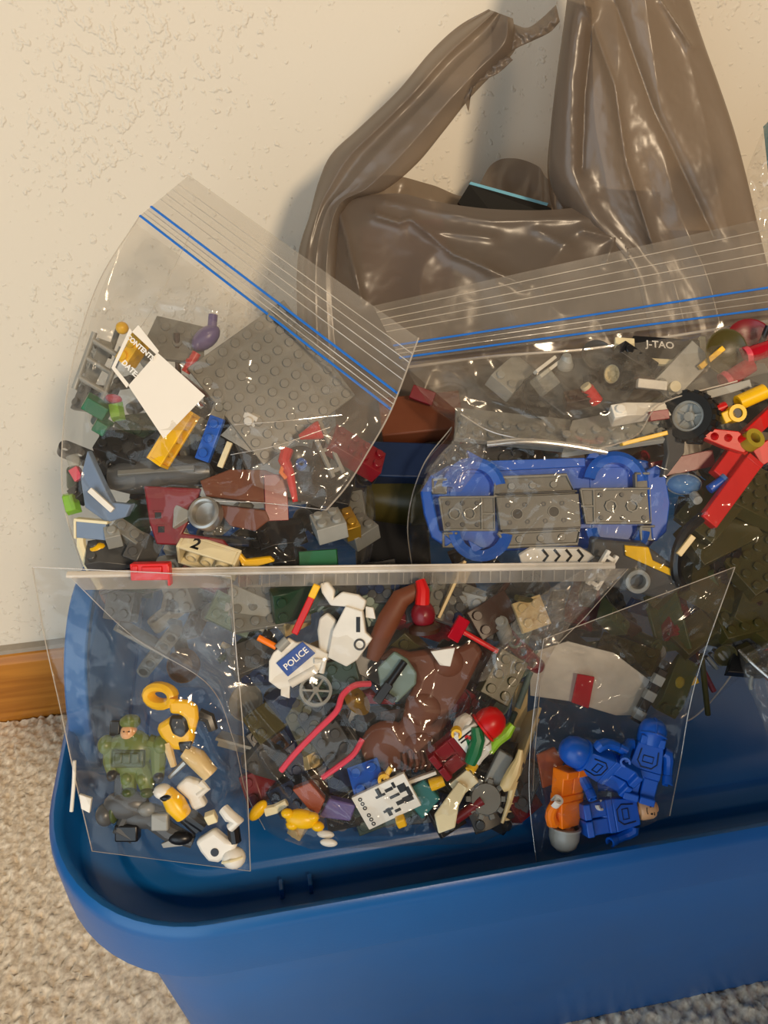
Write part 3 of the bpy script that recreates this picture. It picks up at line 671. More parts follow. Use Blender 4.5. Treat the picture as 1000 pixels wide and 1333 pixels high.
def wheel(M, rt, wd, label, rim='light_grey', tread=14, group=None, cat='toy wheel'):
    t = thing('toy_wheel_assembly', M, label, cat, group)
    ri = rt*.62
    ty = MB().lathe([(ri, -wd/2), (rt*.93, -wd/2), (rt, -wd*.32), (rt, wd*.32), (rt*.93, wd/2), (ri, wd/2), (ri, -wd/2)], 32).build('tyre', 'rubber', t)
    tm = MB()
    for k in range(tread):
        for s in (-1, 1):
            tm.box(rt, 0, s*wd*.25, rt*.12, rt*.2, wd*.42, RZ(360*(k+.5*(s > 0))/tread))
    tm.build('tread', 'rubber', ty)
    MB().lathe([(ri, -wd*.4), (ri, wd*.42), (ri*.86, wd*.44), (ri*.8, wd*.2), (ri*.35, wd*.16), (ri*.3, wd*.32), (0, wd*.32)], 28).build('rim', rim, t)
    b = MB()
    for k in range(5): b.box(ri*.57, 0, wd*.22, ri*.5, ri*.14, wd*.1, RZ(72*k))
    b.build('spokes', rim, t)
    return t
def traced(name, M, c, d, pts, th, mat, label, cat, group=None, bevel=.6, z0=0):
    return single(MB().prism(px2(pts, c, d), z0-th/2, z0+th/2), name, M, mat, label, cat, group, bevel)
def part(t, name, mat, mb, bevel=.3, M=None, label=None):
    o = mb.build(name, mat, t, bevel, M=M)
    if label: o['label'] = label
    return o
def rod(name, pts, r, mat, label, cat='toy hose', n=30):
    c = pts[len(pts)//2]; M = Matrix.Translation(at(*c)); p = crom(pts, n) if len(pts) > 2 else np.linspace(pts[0], pts[1], 8)
    P = npx(p[:, 0], p[:, 1], p[:, 2])-np.array(at(*c))
    return single(MB().tube([tuple(q*1000) for q in P], r, 8), name, M, mat, label, cat, bevel=0)
def minifig(M, torso, legs, head, label, hat=None, hatmat=None, hand='yellow', arm=None, armrot=(0, 0), legrot=(0, 0), prints=None, cat='toy figure', group=None, face=True, name='toy_figure'):
    t = thing(name, M, label, cat, group); arm = arm or torso
    part(t, 'torso', torso, MB().add([(-7.8, 0, -3.9), (7.8, 0, -3.9), (7.8, 0, 3.9), (-7.8, 0, 3.9), (-6, 12.5, -3.7), (6, 12.5, -3.7), (6, 12.5, 3.7), (-6, 12.5, 3.7)], [(0, 1, 2, 3), (7, 6, 5, 4), (4, 5, 1, 0), (5, 6, 2, 1), (6, 7, 3, 2), (7, 4, 0, 3)]), .5)
    part(t, 'hips', legs, MB().box(0, -1.6, 0, 15.4, 3, 7.4).cyl((-7.6, -3.4, 0), (7.6, -3.4, 0), 3.2), .3)
    for s, a in zip((-1, 1), legrot):
        part(t, 'leg', legs, MB().prism([(-3.6, 0), (3.4, 0), (3.6, -8), (6.2, -8.6), (6.2, -12), (-3.6, -12)], -3.6, 3.6, RY(-90)), .5, T(s*3.9, -3.4, 0) @ RX(a))
    for s, a in zip((-1, 1), armrot):
        A = T(s*7.2, 10.2, 0) @ RX(a) @ RZ(s*9)
        ar = part(t, 'arm', arm, MB().tube([(0, 0, 0), (s*1.9, -.8, 0), (s*2.6, -4, .3), (s*2.6, -7, 1.6), (s*2.6, -10, 4.2)], [2.6, 2.9, 2.7, 2.5, 2.3], 10), 0, A)
        part(ar, 'hand', hand, MB().lathe([(1.5, -2), (2.5, -2), (2.5, 2), (1.5, 2), (1.5, -2)], 14, T(0, 0, 0) @ RX(40), arc=.8).cyl((0, 1.4, -.8), (0, 3.4, -2.2), 1.2), 0, T(s*2.6, -11.8, 5.9))
    hd = part(t, 'head', head, MB().lathe([(0, 12.4), (2.8, 12.4), (2.8, 13.4), (4.4, 13.6), (5.05, 14.6), (5.05, 20), (4.4, 21.4), (2.4, 21.7), (2.4, 23.2), (0, 23.2)], 22, RX(-90)), 0)
    if face:
        fm = MB()
        for s in (-1, 1): fm.ell((s*1.7, 18.3, 4.75), .55, .65, .35, 8, 6); fm.box(s*1.8, 19.6, 4.7, 1.6, .35, .4)
        fm.tube([(-1.5, 16.3, 4.85), (0, 15.9, 5.1), (1.5, 16.3, 4.85)], .22, 6)
        part(hd, 'face_print', 'print_black', fm, 0)
    if hat == 'helmet':                         # domed trooper helmet with brim, cheek guards and crest ridge
        h = part(t, 'helmet', hatmat, MB().ell((0, 17, 0), 6.6, 6.9, 6.9, 22, 12, RX(-90), -.35, 1.0) if False else MB().lathe([(6.3, 12.6), (6.6, 14.5), (6.7, 18), (6.3, 20.5), (5.2, 22.8), (3.2, 24.3), (0, 24.8)], 24, RX(-90)), 0)
        part(h, 'visor_ridge', hatmat, MB().tube([(-6, 17.4, 3.6), (-3, 18.6, 6.2), (0, 19, 6.9), (3, 18.6, 6.2), (6, 17.4, 3.6)], .55, 8).tube([(0, 19, 6.7), (0, 22.4, 5.2), (0, 24.8, 1.5), (0, 24.6, -2)], .6, 8), 0)
        part(h, 'cheek_guard', hatmat, MB().box(-4.2, 14.6, 4.6, 3.2, 4.4, 2.6).box(4.2, 14.6, 4.6, 3.2, 4.4, 2.6), .5)
    elif hat == 'cap':
        h = part(t, 'cap', hatmat, MB().lathe([(5.5, 17.8), (5.6, 19.6), (5, 22), (3.2, 23.6), (0, 24)], 22, RX(-90)).ell((0, 18, 5.6), 4.6, .7, 4.2, 16, 6), 0)
    elif hat == 'dome':
        h = part(t, 'helmet', hatmat, MB().lathe([(6.9, 13.5), (7.4, 16), (7.2, 19), (6, 22.4), (3.5, 24.6), (0, 25.3)], 24, RX(-90)), 0)
        part(h, 'helmet_rim', hatmat, MB().lathe([(6.8, 12.9), (7.9, 13.1), (7.9, 14.1), (6.8, 14.3), (6.8, 12.9)], 24, RX(-90)), 0)
    if prints: prints(t)
    return t
def clip_ring(M, r0, r1, th, mat, label, name='toy_ring', cat='toy piece'):
    return single(MB().lathe([(r0, -th/2), (r1, -th/2), (r1, th/2), (r0, th/2), (r0, -th/2)], 24), name, M, mat, label, cat, bevel=0)
BAGN = {'A': 'left zip bag', 'B': 'right zip bag', 'C': 'slider bag'}
CN = lambda m: m.replace('_', ' ')
# ================================================================ left zip bag: contents
IN = ' in the left zip bag'
bp = thing('toy_baseplate', frame(356, 498, .414, -51, -12, 8), 'large grey studded baseplate standing on its corner'+IN, 'toy baseplate')
part(bp, 'plate', 'grey', MB().box(0, 0, 0, 64, 64, 3.0), .4)
for i in range(8):
    for j in range(8): stud(bp, -28+8*i, -28+8*j, 1.5, 'grey')
t = thing('toy_cladding', frame(232, 445, .418, -8, -20, 10), 'grey studded wedge plate above the white label'+IN, 'toy panel')
part(t, 'plate', 'grey', MB().prism([(-18, -14), (16, -10), (12, 12), (-14, 12)], -1.6, 1.6))
for (x, y) in [(-8, 6), (0, 6), (8, 6), (-8, -2), (0, -2), (8, -2)]: stud(t, x, y, 1.6, 'grey')
single(MB().ell((0, 0, 0), 9, 5.5, 5).cyl((6, 2, 0), (11, 7, 0), 2.5), 'toy_flower', frame(268, 440, .412, 40), 'purple', 'purple rounded piece above the baseplate corner'+IN, 'toy piece', bevel=0)
t = thing('toy_pin', frame(249, 472, .408, 60), 'small red pin beside the white label'+IN, 'toy pin'); part(t, 'shaft', 'red', MB().lathe([(0, -6), (2.4, -6), (2.4, 6), (0, 6)], 14, RY(90)), 0); part(t, 'collar', 'red', MB().lathe([(2.4, -1), (3.1, -1), (3.1, 1), (2.4, 1)], 14, RY(90)), 0)
brick(frame(181, 458, .402, 48, -10, -14), 'yellow', 2, 1, 3, 'yellow brick seen through the window of the write-on label')
single(MB().ell((0, 0, 0), 3.4, 3.4, 3.4), 'toy_ball', frame(159, 427, .412), 'yellow', 'small yellow ball above the write-on label', 'toy ball', bevel=0)
t = thing('toy_antenna', frame(132, 478, .412, -20, 0, 20), 'grey ladder of thin bars behind the left edge of the label', 'toy ladder')
for a, b in (((-9, -16), (-9, 16)), ((6, -18), (6, 14)), ((-9, 12), (6, 9)), ((-9, 2), (6, -1)), ((-9, -9), (6, -12)), ((6, -12), (12, -20))):
    part(t, 'bar', 'light_grey', MB().cyl(a+(0,), b+(0,), 1.5), 0)
t = thing('toy_jewel', frame(129, 541, .404, -35, 12, 15), 'dark green faceted block at the left edge'+IN, 'toy piece')
part(t, 'block', 'green', MB().box(-3, 3, 0, 15, 9, 8, taper=.8), .4); part(t, 'block', 'green', MB().box(4, -4, 2, 9, 9, 8, taper=.7), .4)
single(MB().box(0, 0, 0, 7, 10, 6, taper=.7), 'toy_gem', frame(151, 535, .404, 10), 'clear_green', 'pale green see-through gem beside the dark green block', 'toy gem')
single(MB().ell((0, 0, 0), 4.5, 2.5, 3), 'toy_bead', frame(148, 519, .406, -10), 'clear_red', 'red see-through bead above the dark green block', 'toy bead', bevel=0)
brick(frame(235, 575, .389, 58, 252), 'yellow', 4, 1, 3, 'yellow one by four brick showing its tubes, under the white label', studs=False, hollow=True)
brick(frame(275, 572, .400, 70, -8), 'blue', 3, 1, 1, 'blue one by three plate lying on a grey plate'+IN, 'toy plate')
brick(frame(272, 578, .409, 70, -8), 'light_grey', 6, 1, 1, 'light grey one by six plate under the blue plate'+IN, 'toy plate')
single(MB().box(0, 0, 0, 3, 14, 2.4), 'toy_tile', frame(293, 592, .398, -22), 'cream', 'narrow cream tile beside the blue plate'+IN, 'toy tile')
t = thing('toy_hull', frame(210, 618, .409, 4, -30), 'long dark grey hull piece below the yellow brick'+IN, 'toy hull')
part(t, 'shell', 'dark_grey', MB().lathe([(0, -28), (6, -27), (9, -18), (10, 0), (9, 18), (6, 27), (0, 28)], 20, RY(90)), 0); part(t, 'keel', 'grey', MB().box(0, -3, 8, 40, 3, 3), .4)
traced('toy_wing', frame(138, 638, .398, 0, 10, -20), (140, 636), .398, [(104, 621), (118, 585), (144, 637), (152, 651), (182, 652), (172, 669), (141, 678), (108, 660)], 4, 'sand_blue', 'sand blue swept wing at the left edge'+IN, 'toy wing')
t = thing('toy_bracket', frame(240, 672, .398, 0, 0, 8), 'dark red bracket with square holes and a curved tail'+IN, 'toy bracket')
part(t, 'plate', 'dark_red', MB().prism(px2([(190, 633), (262, 636), (252, 668), (238, 694), (290, 702), (306, 722), (296, 728), (280, 712), (206, 708), (197, 680)], (240, 672), .398), -3, 3), .8)
for x, y in ((208, 671), (212, 689)):
    q = px2([(x, y)], (240, 672), .398)[0]; part(t, 'hole', 'black', MB().box(q[0], q[1], 2.9, 3.2, 3.2, .5), .1); part(t, 'hole_frame', 'dark_red', MB().box(q[0], q[1]+2.2, 3.2, 5, .8, .8).box(q[0]-2.2, q[1], 3.2, .8, 5, .8), .1)
t = thing('toy_nozzle', frame(268, 669, .392, 0, -15, -12), 'silver ring with a flared clip in front of the dark red bracket', 'toy nozzle')
part(t, 'ring', 'silver', MB().lathe([(6.2, -3), (8.4, -3), (8.4, 3), (7.2, 3.4), (6.2, 3), (6.2, -3)], 28), 0); part(t, 'mirror', 'silver', MB().lathe([(6.2, -1), (3, -2), (0, -2.4)], 24), 0)
part(t, 'flare', 'light_grey', MB().prism([(-8, 1.5), (-17, 6), (-17, -7), (-8, -1.5)], -2, 2), .4)
traced('toy_cladding', frame(325, 638, .400, 0, -8, 6), (325, 638), .40, [(262, 628), (300, 612), (344, 612), (372, 622), (372, 652), (344, 655), (270, 648)], 6, 'brown', 'long reddish brown panel right of the silver ring', 'toy panel')
traced('toy_cladding', frame(315, 672, .398, 0, 8, 0), (315, 672), .398, [(280, 656), (347, 664), (352, 676), (333, 691), (300, 684)], 5, 'brown', 'folded brown panel under the longer one'+IN, 'toy panel')
single(MB().box(0, 0, 0, 12, 24, 10), 'toy_post', frame(359, 648, .402, 2, 0, 12), 'dark_red', 'dark red upright block crossing the brown panels', 'toy block')
t = thing('toy_lever', frame(378, 620, .392), 'bright red bent lever in front of the dark red block', 'toy lever')
part(t, 'grip', 'red', MB().tube([(-1.5, 14, 0), (-3, 8, 1), (-.5, 2, 0), (1, -5, 0), (2.6, -13, 0)], [3.4, 3.2, 2.6, 2, 1.4], 10), 0); part(t, 'trigger', 'orange', MB().tube([(-3, 7, 1), (-4.5, 2, 2), (-2, -1, 1)], 1.2, 8), 0)
single(MB().lathe([(0, -6), (4.8, -6), (4.8, -4), (1.5, 6), (0, 6)], 20, RY(90)), 'toy_cone', frame(404, 564, .402, 200), 'red', 'small red cone near the zip end'+IN, 'toy cone', bevel=0)
t = thing('toy_dish', frame(392, 606, .403, 0, -20, 10), 'black dish with a blue centre stud beside the red lever', 'toy dish')
part(t, 'dish', 'black', MB().lathe([(0, -2), (6, -1), (10, 2), (10.5, 2), (6.5, -2), (0, -3)], 24), 0); part(t, 'centre', 'blue', MB().lathe([(1.4, 0), (3, 0), (3, 3), (1.4, 3), (1.4, 0)], 16), 0)
t = brick(frame(268, 734, .397, -14, 232, 4), 'cream', 4, 2, 3, 'cream brick printed with a 2, showing its tubes, behind the zip strip', studs=False, hollow=True)
text_mesh('number_print', '2', 9, 'print_black', t, T(-7, -8.0, 4.6) @ RX(90), .25)
traced('toy_bracket', frame(333, 727, .398, 0, 20), (333, 727), .398, [(309, 718), (313, 718), (320, 728), (352, 724), (358, 730), (335, 737), (315, 737)], 3, 'yellow', 'thin yellow bracket just above the white zip strip', 'toy bracket')
brick(frame(430, 694, .402, 32, -52, 20), 'light_grey', 2, 2, 3, 'light grey two by two brick at the lower right'+IN)
brick(frame(455, 690, .412, 30, -40, 20), 'gold', 1, 2, 3, 'dull gold brick wedged between two grey bricks'+IN)
brick(frame(470, 700, .42, 52, -40, 30), 'grey', 2, 2, 3, 'grey brick at the lower right edge'+IN)
single(MB().box(0, 0, 0, 20, 9, 9), 'toy_block', frame(415, 727, .41, 4), 'green', 'green block low down beside the grey brick'+IN, 'toy block')
t = thing('toy_porthole_block', frame(121, 690, .402, -3, 10, -10), 'grey panel with a cream rim low at the left'+IN, 'toy panel')
part(t, 'pane', 'sand_blue', MB().box(0, 0, 0, 17, 9, 4), .4); part(t, 'rim', 'cream', MB().box(0, 5, 0, 19, 1.6, 5).box(-9, 0, 0, 1.4, 10, 5), .3)
single(MB().tube([(-3, 14, 0), (-2, 5, 1), (2, -6, 1), (8, -18, 0)], [2, 2.6, 2.6, 2], 8), 'toy_tusk', frame(112, 722, .408), 'cream', 'curved cream strip along the lower left edge'+IN, 'toy piece', bevel=0)
single(MB().ell((0, 0, 0), 5, 3.6, 3.6), 'toy_nub', frame(127, 716, .404, 30), 'yellow', 'yellow rounded nub low at the left'+IN, 'toy piece', bevel=0)
brick(frame(150, 706, .404, 25, -35, 20), 'light_grey', 1, 1, 3, 'light grey one by one brick low at the left'+IN)
brick(frame(163, 697, .408, -30, -30, 12), 'grey', 2, 1, 3, 'grey one by two brick beside the cream rimmed panel')
slope(frame(150, 728, .408, 10, -40, 0), 'dark_grey', 3, 2, 3, 'dark grey slope at the bottom left'+IN)
slope(frame(187, 718, .41, -20, -20, 10), 'dark_grey', 2, 2, 3, 'dark grey slope beside the cream brick'+IN)
single(MB().lathe([(0, -3), (3.2, -3), (3.2, 3), (0, 3)], 14, RX(90)), 'toy_stud', frame(96, 600, .41, 20), 'clear', 'clear round stud at the far left edge'+IN, 'toy stud', bevel=0)
single(MB().box(0, 0, 0, 5, 7, 4), 'toy_gem', frame(100, 617, .41, 30), 'pink', 'pink chip at the far left edge'+IN, 'toy chip')
single(MB().box(0, 0, 0, 8, 12, 5, taper=.7), 'toy_gem', frame(92, 655, .412, 15), 'clear_green', 'pale green see-through chip at the far left edge'+IN, 'toy gem')
single(MB().box(0, 0, 0, 3, 16, 2.4), 'toy_bar', frame(132, 651, .395, 48), 'white', 'small white bar lying on the sand blue wing', 'toy bar')
t = thing('toy_rail', frame(425, 585, .405, 25, 0, 20), 'grey slotted rail under the corner flap'+IN, 'toy rail')
for x in (-3, 3): part(t, 'bar', 'light_grey', MB().box(x, 0, 0, 2, 30, 3), .3)
for y in (-12, 0, 12): part(t, 'rung', 'light_grey', MB().box(0, y, 0, 6, 2, 2), .2)
beam(frame(190, 580, .41, 30, 20), 'black', 6, 'black liftarm left of the yellow brick'+IN)
brick(frame(160, 590, .412, -20, -30), 'black', 3, 2, 3, 'black two by three brick in the shade under the label')
brick(frame(180, 558, .418, 12, -25, 10), 'dark_green', 3, 2, 1, 'dark green plate behind the white label tip', 'toy plate')
brick(frame(290, 600, .414, -30, -30), 'black', 4, 2, 3, 'black two by four brick under the blue plate'+IN)
slope(frame(370, 700, .414, 20, -30), 'black', 3, 2, 3, 'black slope under the brown panels'+IN)
brick(frame(420, 640, .42, -12, -20), 'black', 4, 2, 3, 'black brick behind the corner flap'+IN)
brick(frame(350, 728, .414, 8, -30), 'black', 4, 2, 3, 'black brick just over the zip strip'+IN)

# ================================================================ right zip bag: contents
IN = ' in the right zip bag'
cc, cdp = (706, 650), .408
car = thing('toy_car', frame(706, 650, cdp, 0, -6, 0), 'upturned blue toy car showing its grey chassis plates', 'toy car')
q = lambda pts: px2(pts, cc, cdp)
part(car, 'body', 'blue', MB().prism(q([(553, 665), (549, 640), (560, 618), (585, 603), (640, 598), (740, 594), (800, 590), (850, 596), (866, 615), (870, 650), (866, 690), (848, 712), (790, 712), (660, 716), (600, 716), (570, 700)]), -14, -5), 1.5)
part(car, 'bumper', 'blue', MB().prism(q([(552, 668), (548, 640), (562, 617), (572, 622), (562, 642), (572, 690), (590, 705), (580, 712), (562, 700)]), -6, 1), .8)
part(car, 'bumper', 'blue', MB().prism(q([(842, 612), (858, 604), (868, 622), (872, 655), (866, 692), (852, 705), (846, 702)]), -6, 1), .8)
for (x, y, a0) in ((617, 622, 10), (802, 614, 4), (625, 704, 184), (803, 700, 184)):      # wheel arches
    p = q([(x, y)])[0]
    part(car, 'wheel_arch', 'blue', MB().lathe([(11, -6), (16.5, -6), (17, 1), (14.5, 2.2), (11, .5), (11, -6)], 24, T(0, 0, 0) @ RZ(a0), arc=.46), 0, T(p[0], p[1]-(6 if y < 650 else -6), 0))
    part(car, 'wheel_well', 'blue', MB().box(0, 0, -5.5, 25, 13, 2), .4, T(p[0], p[1]-(3 if y < 650 else -3), 0))
part(car, 'side_sill', 'blue', MB().prism(q([(640, 598), (765, 594), (765, 606), (640, 612)]), -6, -2), .4)
for xs in (1, -1):
    for ys in (1, -1):
        part(car, 'axle_tab', 'blue', MB().prism([(0, 0), (9, 0), (3, 5)], -4, 1), .4, T(xs*28-4, ys*24-2, 0) @ RZ(0 if xs > 0 else 150))
ch = part(car, 'centre_plate', 'chassis_grey', MB().prism(q([(645, 648), (752, 643), (754, 687), (650, 691)]), -4, 3), .4)
for k, (pts) in enumerate(([(646, 622), (738, 618), (748, 641), (643, 646)], [(648, 694), (754, 689), (750, 708), (660, 712)])):
    rail = part(car, 'side_rail', 'chassis_grey', MB().prism(q(pts), -4, -.5), .3)
    (x0, y0), (x1, y1), (x2, y2), (x3, y3) = q(pts)
    part(rail, 'rail_rim', 'chassis_rim', MB().tube([(x0, y0, 0), (x1, y1, 0), (x2, y2, 0), (x3, y3, 0), (x0, y0, 0)], 1.0, 6), 0)
    for f in (.22, .5, .78):
        part(rail, 'rivet', 'chassis_rim', MB().lathe([(0, 1), (1.8, 1), (2, .5), (2, 0)], 14), 0, T((x0+x3)/2*(1-f)+(x1+x2)/2*f, (y0+y3)/2*(1-f)+(y1+y2)/2*f, -.5))
for x, y in ((672, 670), (719, 667)):
    p = q([(x, y)])[0]; part(ch, 'axle_hole', 'black', MB().lathe([(0, .3), (2.9, .3), (2.9, -1)], 18), 0, T(p[0], p[1], 3)); part(ch, 'hole_rim', 'chassis_rim', MB().lathe([(2.6, 0), (3.1, 0), (3.1, .6), (2.6, .6)], 18), 0, T(p[0], p[1], 3))
for x, y in ((660, 659), (682, 658), (706, 657), (730, 656), (662, 681), (685, 680), (708, 679), (732, 678)):
    p = q([(x, y)])[0]; part(ch, 'pin_mark', 'dark_grey', MB().lathe([(.7, .4), (1.3, .4), (1.3, 0)], 12), 0, T(p[0], p[1], 3))
for sgn, x0, x1 in ((-1, 572, 643), (1, 756, 846)):
    y0, y1 = (648, 690) if sgn < 0 else (637, 681)
    e = part(car, 'end_plate', 'chassis_grey', MB().prism(q([(x0, y0), (x1, y0-1), (x1, y1), (x0+6, y1)]), -4, 0), .3)
    part(e, 'plate_rim', 'chassis_rim', MB().tube([p+(.4,) for p in q([(x0, y0), (x1, y0-1), (x1, y1), (x0+6, y1), (x0, y0)])], .8, 6), 0)
    xm = x1-16 if sgn < 0 else x0+17
    part(e, 'divider', 'chassis_rim', MB().tube([p+(.4,) for p in q([(xm, y0), (xm, y1)])], .7, 6).tube([p+(.4,) for p in q([(min(xm, x1 if sgn < 0 else x0), (y0+y1)/2), (max(xm, x1 if sgn < 0 else x0), (y0+y1)/2)])], .7, 6), 0)
    for f in (.3, .68):
        xx = (x0+5)*(1-f)+xm*f if sgn < 0 else xm*(1-f)+x1*f
        p = q([(xx, (y0+y1)/2)])[0]; part(e, 'tube', 'chassis_rim', MB().lathe([(2.6, 0), (2.6, 1.2), (3.4, 1.2), (3.4, 0)], 8), 0, T(p[0], p[1], 0))
    for fx in (.12, .5, .88):
        for yy in (y0+7, y1-7):
            xx = (x0+5)*(1-fx)+xm*fx if sgn < 0 else xm*(1-fx)+x1*fx
            p = q([(xx, yy)])[0]; part(e, 'rivet', 'dark_grey', MB().lathe([(0, .9), (1.1, .9), (1.3, 0)], 10), 0, T(p[0], p[1], 0))
for x, y in ((572, 633), (585, 703), (836, 625), (840, 694)):
    p = q([(x, y)])[0]; part(car, 'corner_bracket', 'chassis_grey', MB().box(p[0], p[1], -1, 8, 8, 3).box(p[0]-3.4, p[1], 1, 1.2, 8, 2).box(p[0], p[1]+3.4, 1, 8, 1.2, 2), .3)
for pts in ([(648, 643), (750, 638.5), (750, 641.5), (648, 646)], [(652, 690.5), (752, 686), (752, 689), (652, 693.5)]): part(car, 'slit', 'black', MB().prism(q(pts), 0, 3.2), .1)
# wheels, connectors and red arms
wheel(frame(900, 543, .402, 5, -4, -38), 13, 13, 'black tyre with a grey rim right of centre'+IN, 'light_grey')
wheel(frame(803, 487, .43, 8, 0, -50), 8.5, 11, 'small black tyre with a cream rim under the zip tracks'+IN, 'cream', 10)
t = thing('toy_connector', frame(962, 527, .40, 24, 0, 0), 'yellow angle connector with a round hole beside the big tyre', 'toy connector')
part(t, 'sleeve', 'yellow', MB().lathe([(2.6, 0), (4.1, 0), (4.1, 15), (2.6, 15), (2.6, 0)], 18, RY(90)), 0, T(0, 1, 0)); part(t, 'eye', 'yellow', MB().lathe([(2.6, -4), (4.6, -4), (4.6, 4), (2.6, 4), (2.6, -4)], 20), 0, T(-4, -3.4, 0)); part(t, 'web', 'yellow', MB().box(-8, -3, 0, 7, 6, 6), .5)
part(t, 'bore', 'black', MB().lathe([(0, 3), (2.6, 3), (2.6, 2)], 16), 0, T(-4, -3.4, 0))
single(MB().lathe([(0, -5), (2.6, -5), (2.6, -1), (3.4, -1), (3.4, 1), (2.6, 1), (2.6, 5), (0, 5)], 16, RY(90)), 'toy_pin', frame(933, 533, .403, 20), 'red', 'short red pin between the big tyre and the yellow connector', 'toy pin', bevel=0)
t = thing('toy_girder', frame(950, 640, .394, 50, 0, 10), 'long flat red beam slanting across the right side'+IN, 'toy beam')
part(t, 'beam', 'red', MB().box(0, 0, 0, 42, 9.5, 6), .5); part(t, 'end_cap', 'red', MB().box(20.5, 0, 1.5, 3, 9.5, 4), .4)
t = thing('toy_girder', frame(952, 597, .402, 50, 0, 10), 'shorter red beam above the long red one'+IN, 'toy beam'); part(t, 'beam', 'red', MB().box(0, 0, 0, 26, 9, 6), .5)
t = thing('toy_girder', frame(985, 562, .404, 40, 0, 10), 'red beam running off the right edge above the olive ring', 'toy beam'); part(t, 'beam', 'red', MB().box(8, 2, 0, 36, 7, 6), .5)
t = thing('toy_claw', frame(942, 573, .398, -6), 'red spiked claw left of the olive ring'+IN, 'toy claw')
part(t, 'blade', 'red', MB().prism([(-16, 1), (-8, 5), (6, 5), (14, 0), (10, -6), (0, -4)], -3, 3), .5)
for x in (-6, 1, 8): part(t, 'spike', 'red', MB().lathe([(2.2, 0), (0, 5)], 10), 0, T(x, 1, 3))
clip_ring(frame(979, 573, .394, 0, -20, 12), 2.8, 5.2, 6, 'clear_yellow', 'olive yellow ring on the red beams'+IN)
single(MB().box(0, 0, 0, 10, 10, 8), 'toy_block', frame(992, 590, .40, 30), 'red', 'red block under the olive ring at the right edge', 'toy block')
traced('toy_fin', frame(876, 592, .404, 0, 0, 14), (876, 592), .404, [(862, 560), (892, 556), (890, 590), (866, 618), (858, 622), (866, 590)], 4, 'dark_grey', 'dark grey fin hanging below the big tyre', 'toy fin')
single(MB().box(0, 0, 0, 34, 9, 10), 'toy_bar', frame(885, 605, .416, 12), 'dark_red', 'dark red bar behind the dark grey fin', 'toy bar')
t = thing('toy_canopy', frame(890, 630, .408, -4, 20), 'clear blue cockpit dome beside the car', 'toy canopy'); part(t, 'dome', 'clear_blue', MB().ell((0, 0, 0), 9, 5.5, 6, 18, 10, None, 0, 1), 0); part(t, 'rim', 'clear', MB().lathe([(.9, -.8), (1, -.8), (1, .6), (.9, .6)], 24, Matrix.Diagonal((9.6, 6, 1, 1))), 0)
single(MB().lathe([(0, -3), (2.4, -3), (2.4, 3), (0, 3)], 14), 'toy_stud', frame(906, 648, .40, 0, 30), 'light_grey', 'small grey round stud below the clear blue dome', 'toy stud', bevel=0)
t = thing('toy_pin', frame(934, 630, .398, 35), 'blue pin lying against the long red beam', 'toy pin'); part(t, 'shaft', 'blue', MB().lathe([(0, -5), (2.5, -5), (2.5, 5), (0, 5)], 14, RY(90)), 0); part(t, 'collar', 'clear_blue', MB().lathe([(2.5, 3), (3.3, 3), (3.3, 5), (2.5, 5)], 14, RY(90)), 0)
# grey wings under the zip
t = thing('toy_wing_plate', frame(805, 560, .412, 8, -42, 0), 'light grey studded wing plate above the blue car', 'toy plate')
part(t, 'plate', 'light_grey', MB().prism([(-34, -13), (26, -13), (26, 2), (6, 13), (-22, 11)], -1.6, 1.6), .3)
for x in range(-3, 4):
    for y in (-8, 0): stud(t, x*8-4, y, 1.6, 'light_grey')
t = thing('toy_wing_plate', frame(668, 560, .42, -6, -35, 0), 'grey studded plate left of the wing plate'+IN, 'toy plate')
part(t, 'plate', 'grey', MB().box(0, 0, 0, 64, 22, 3.2), .3)
for x in range(8): stud(t, x*8-28, -7, 1.6, 'grey'); stud(t, x*8-28, 1, 1.6, 'grey')
single(MB().box(0, 0, 0, 24, 2.2, 5), 'toy_tile', frame(838, 571, .396, 14), 'yellow', 'thin yellow strip along the edge of the wing plate', 'toy tile')
slope(frame(832, 541, .405, 10, -25, 0), 'white', 4, 1, 3, 'white slope beside the big tyre'+IN)
single(MB().box(0, 0, 0, 10, 5, 4), 'toy_tile', frame(857, 541, .398, 8), 'dark_red', 'dark red tile next to the white slope', 'toy tile')
t = thing('toy_connector', frame(705, 492, .425, 38, 0, 20), 'clear white block with prongs under the zip tracks', 'toy connector')
part(t, 'block', 'clear', MB().box(0, -3, 0, 11, 11, 8), .5)
for y in (3, 6.5): part(t, 'prong', 'white', MB().box(7, y-2, 0, 16, 2, 4), .3)
traced('toy_cladding', frame(765, 505, .436, 0, -20), (765, 505), .436, [(700, 520), (740, 462), (790, 466), (830, 500), (800, 545), (730, 548)], 6, 'dark_grey', 'dark grey wedge panel behind the small cream wheel', 'toy panel')
traced('toy_cladding', frame(905, 510, .436, 0, -20), (905, 510), .436, [(840, 535), (900, 500), (940, 470), (1000, 470), (1010, 510), (930, 545)], 5, 'grey', 'grey swept panel behind the big tyre', 'toy panel')
t = thing('toy_pin', frame(772, 516, .418, -48, 0, 20), 'stubby red pin with a cream tip under the zip tracks', 'toy pin'); part(t, 'shaft', 'red', MB().lathe([(0, -6), (3.4, -6), (3.6, 4), (0, 5)], 16, RY(90)), 0); part(t, 'tip', 'cream', MB().lathe([(0, -8), (2.8, -8), (2.8, -6)], 16, RY(90)), 0)
t = thing('toy_sign', frame(868, 455, .436, -4, -18), 'black name plate with a white frame and lettering under the zip tracks', 'toy sign')
part(t, 'plate', 'black', MB().box(0, 0, 0, 38, 14, 2), .2); part(t, 'frame', 'cream', MB().box(0, -8.5, 0, 46, 3.5, 2.6).box(20.5, 0, 0, 3.5, 19, 2.6).box(-24, -2, 0, 11, 14, 2.6), .3)
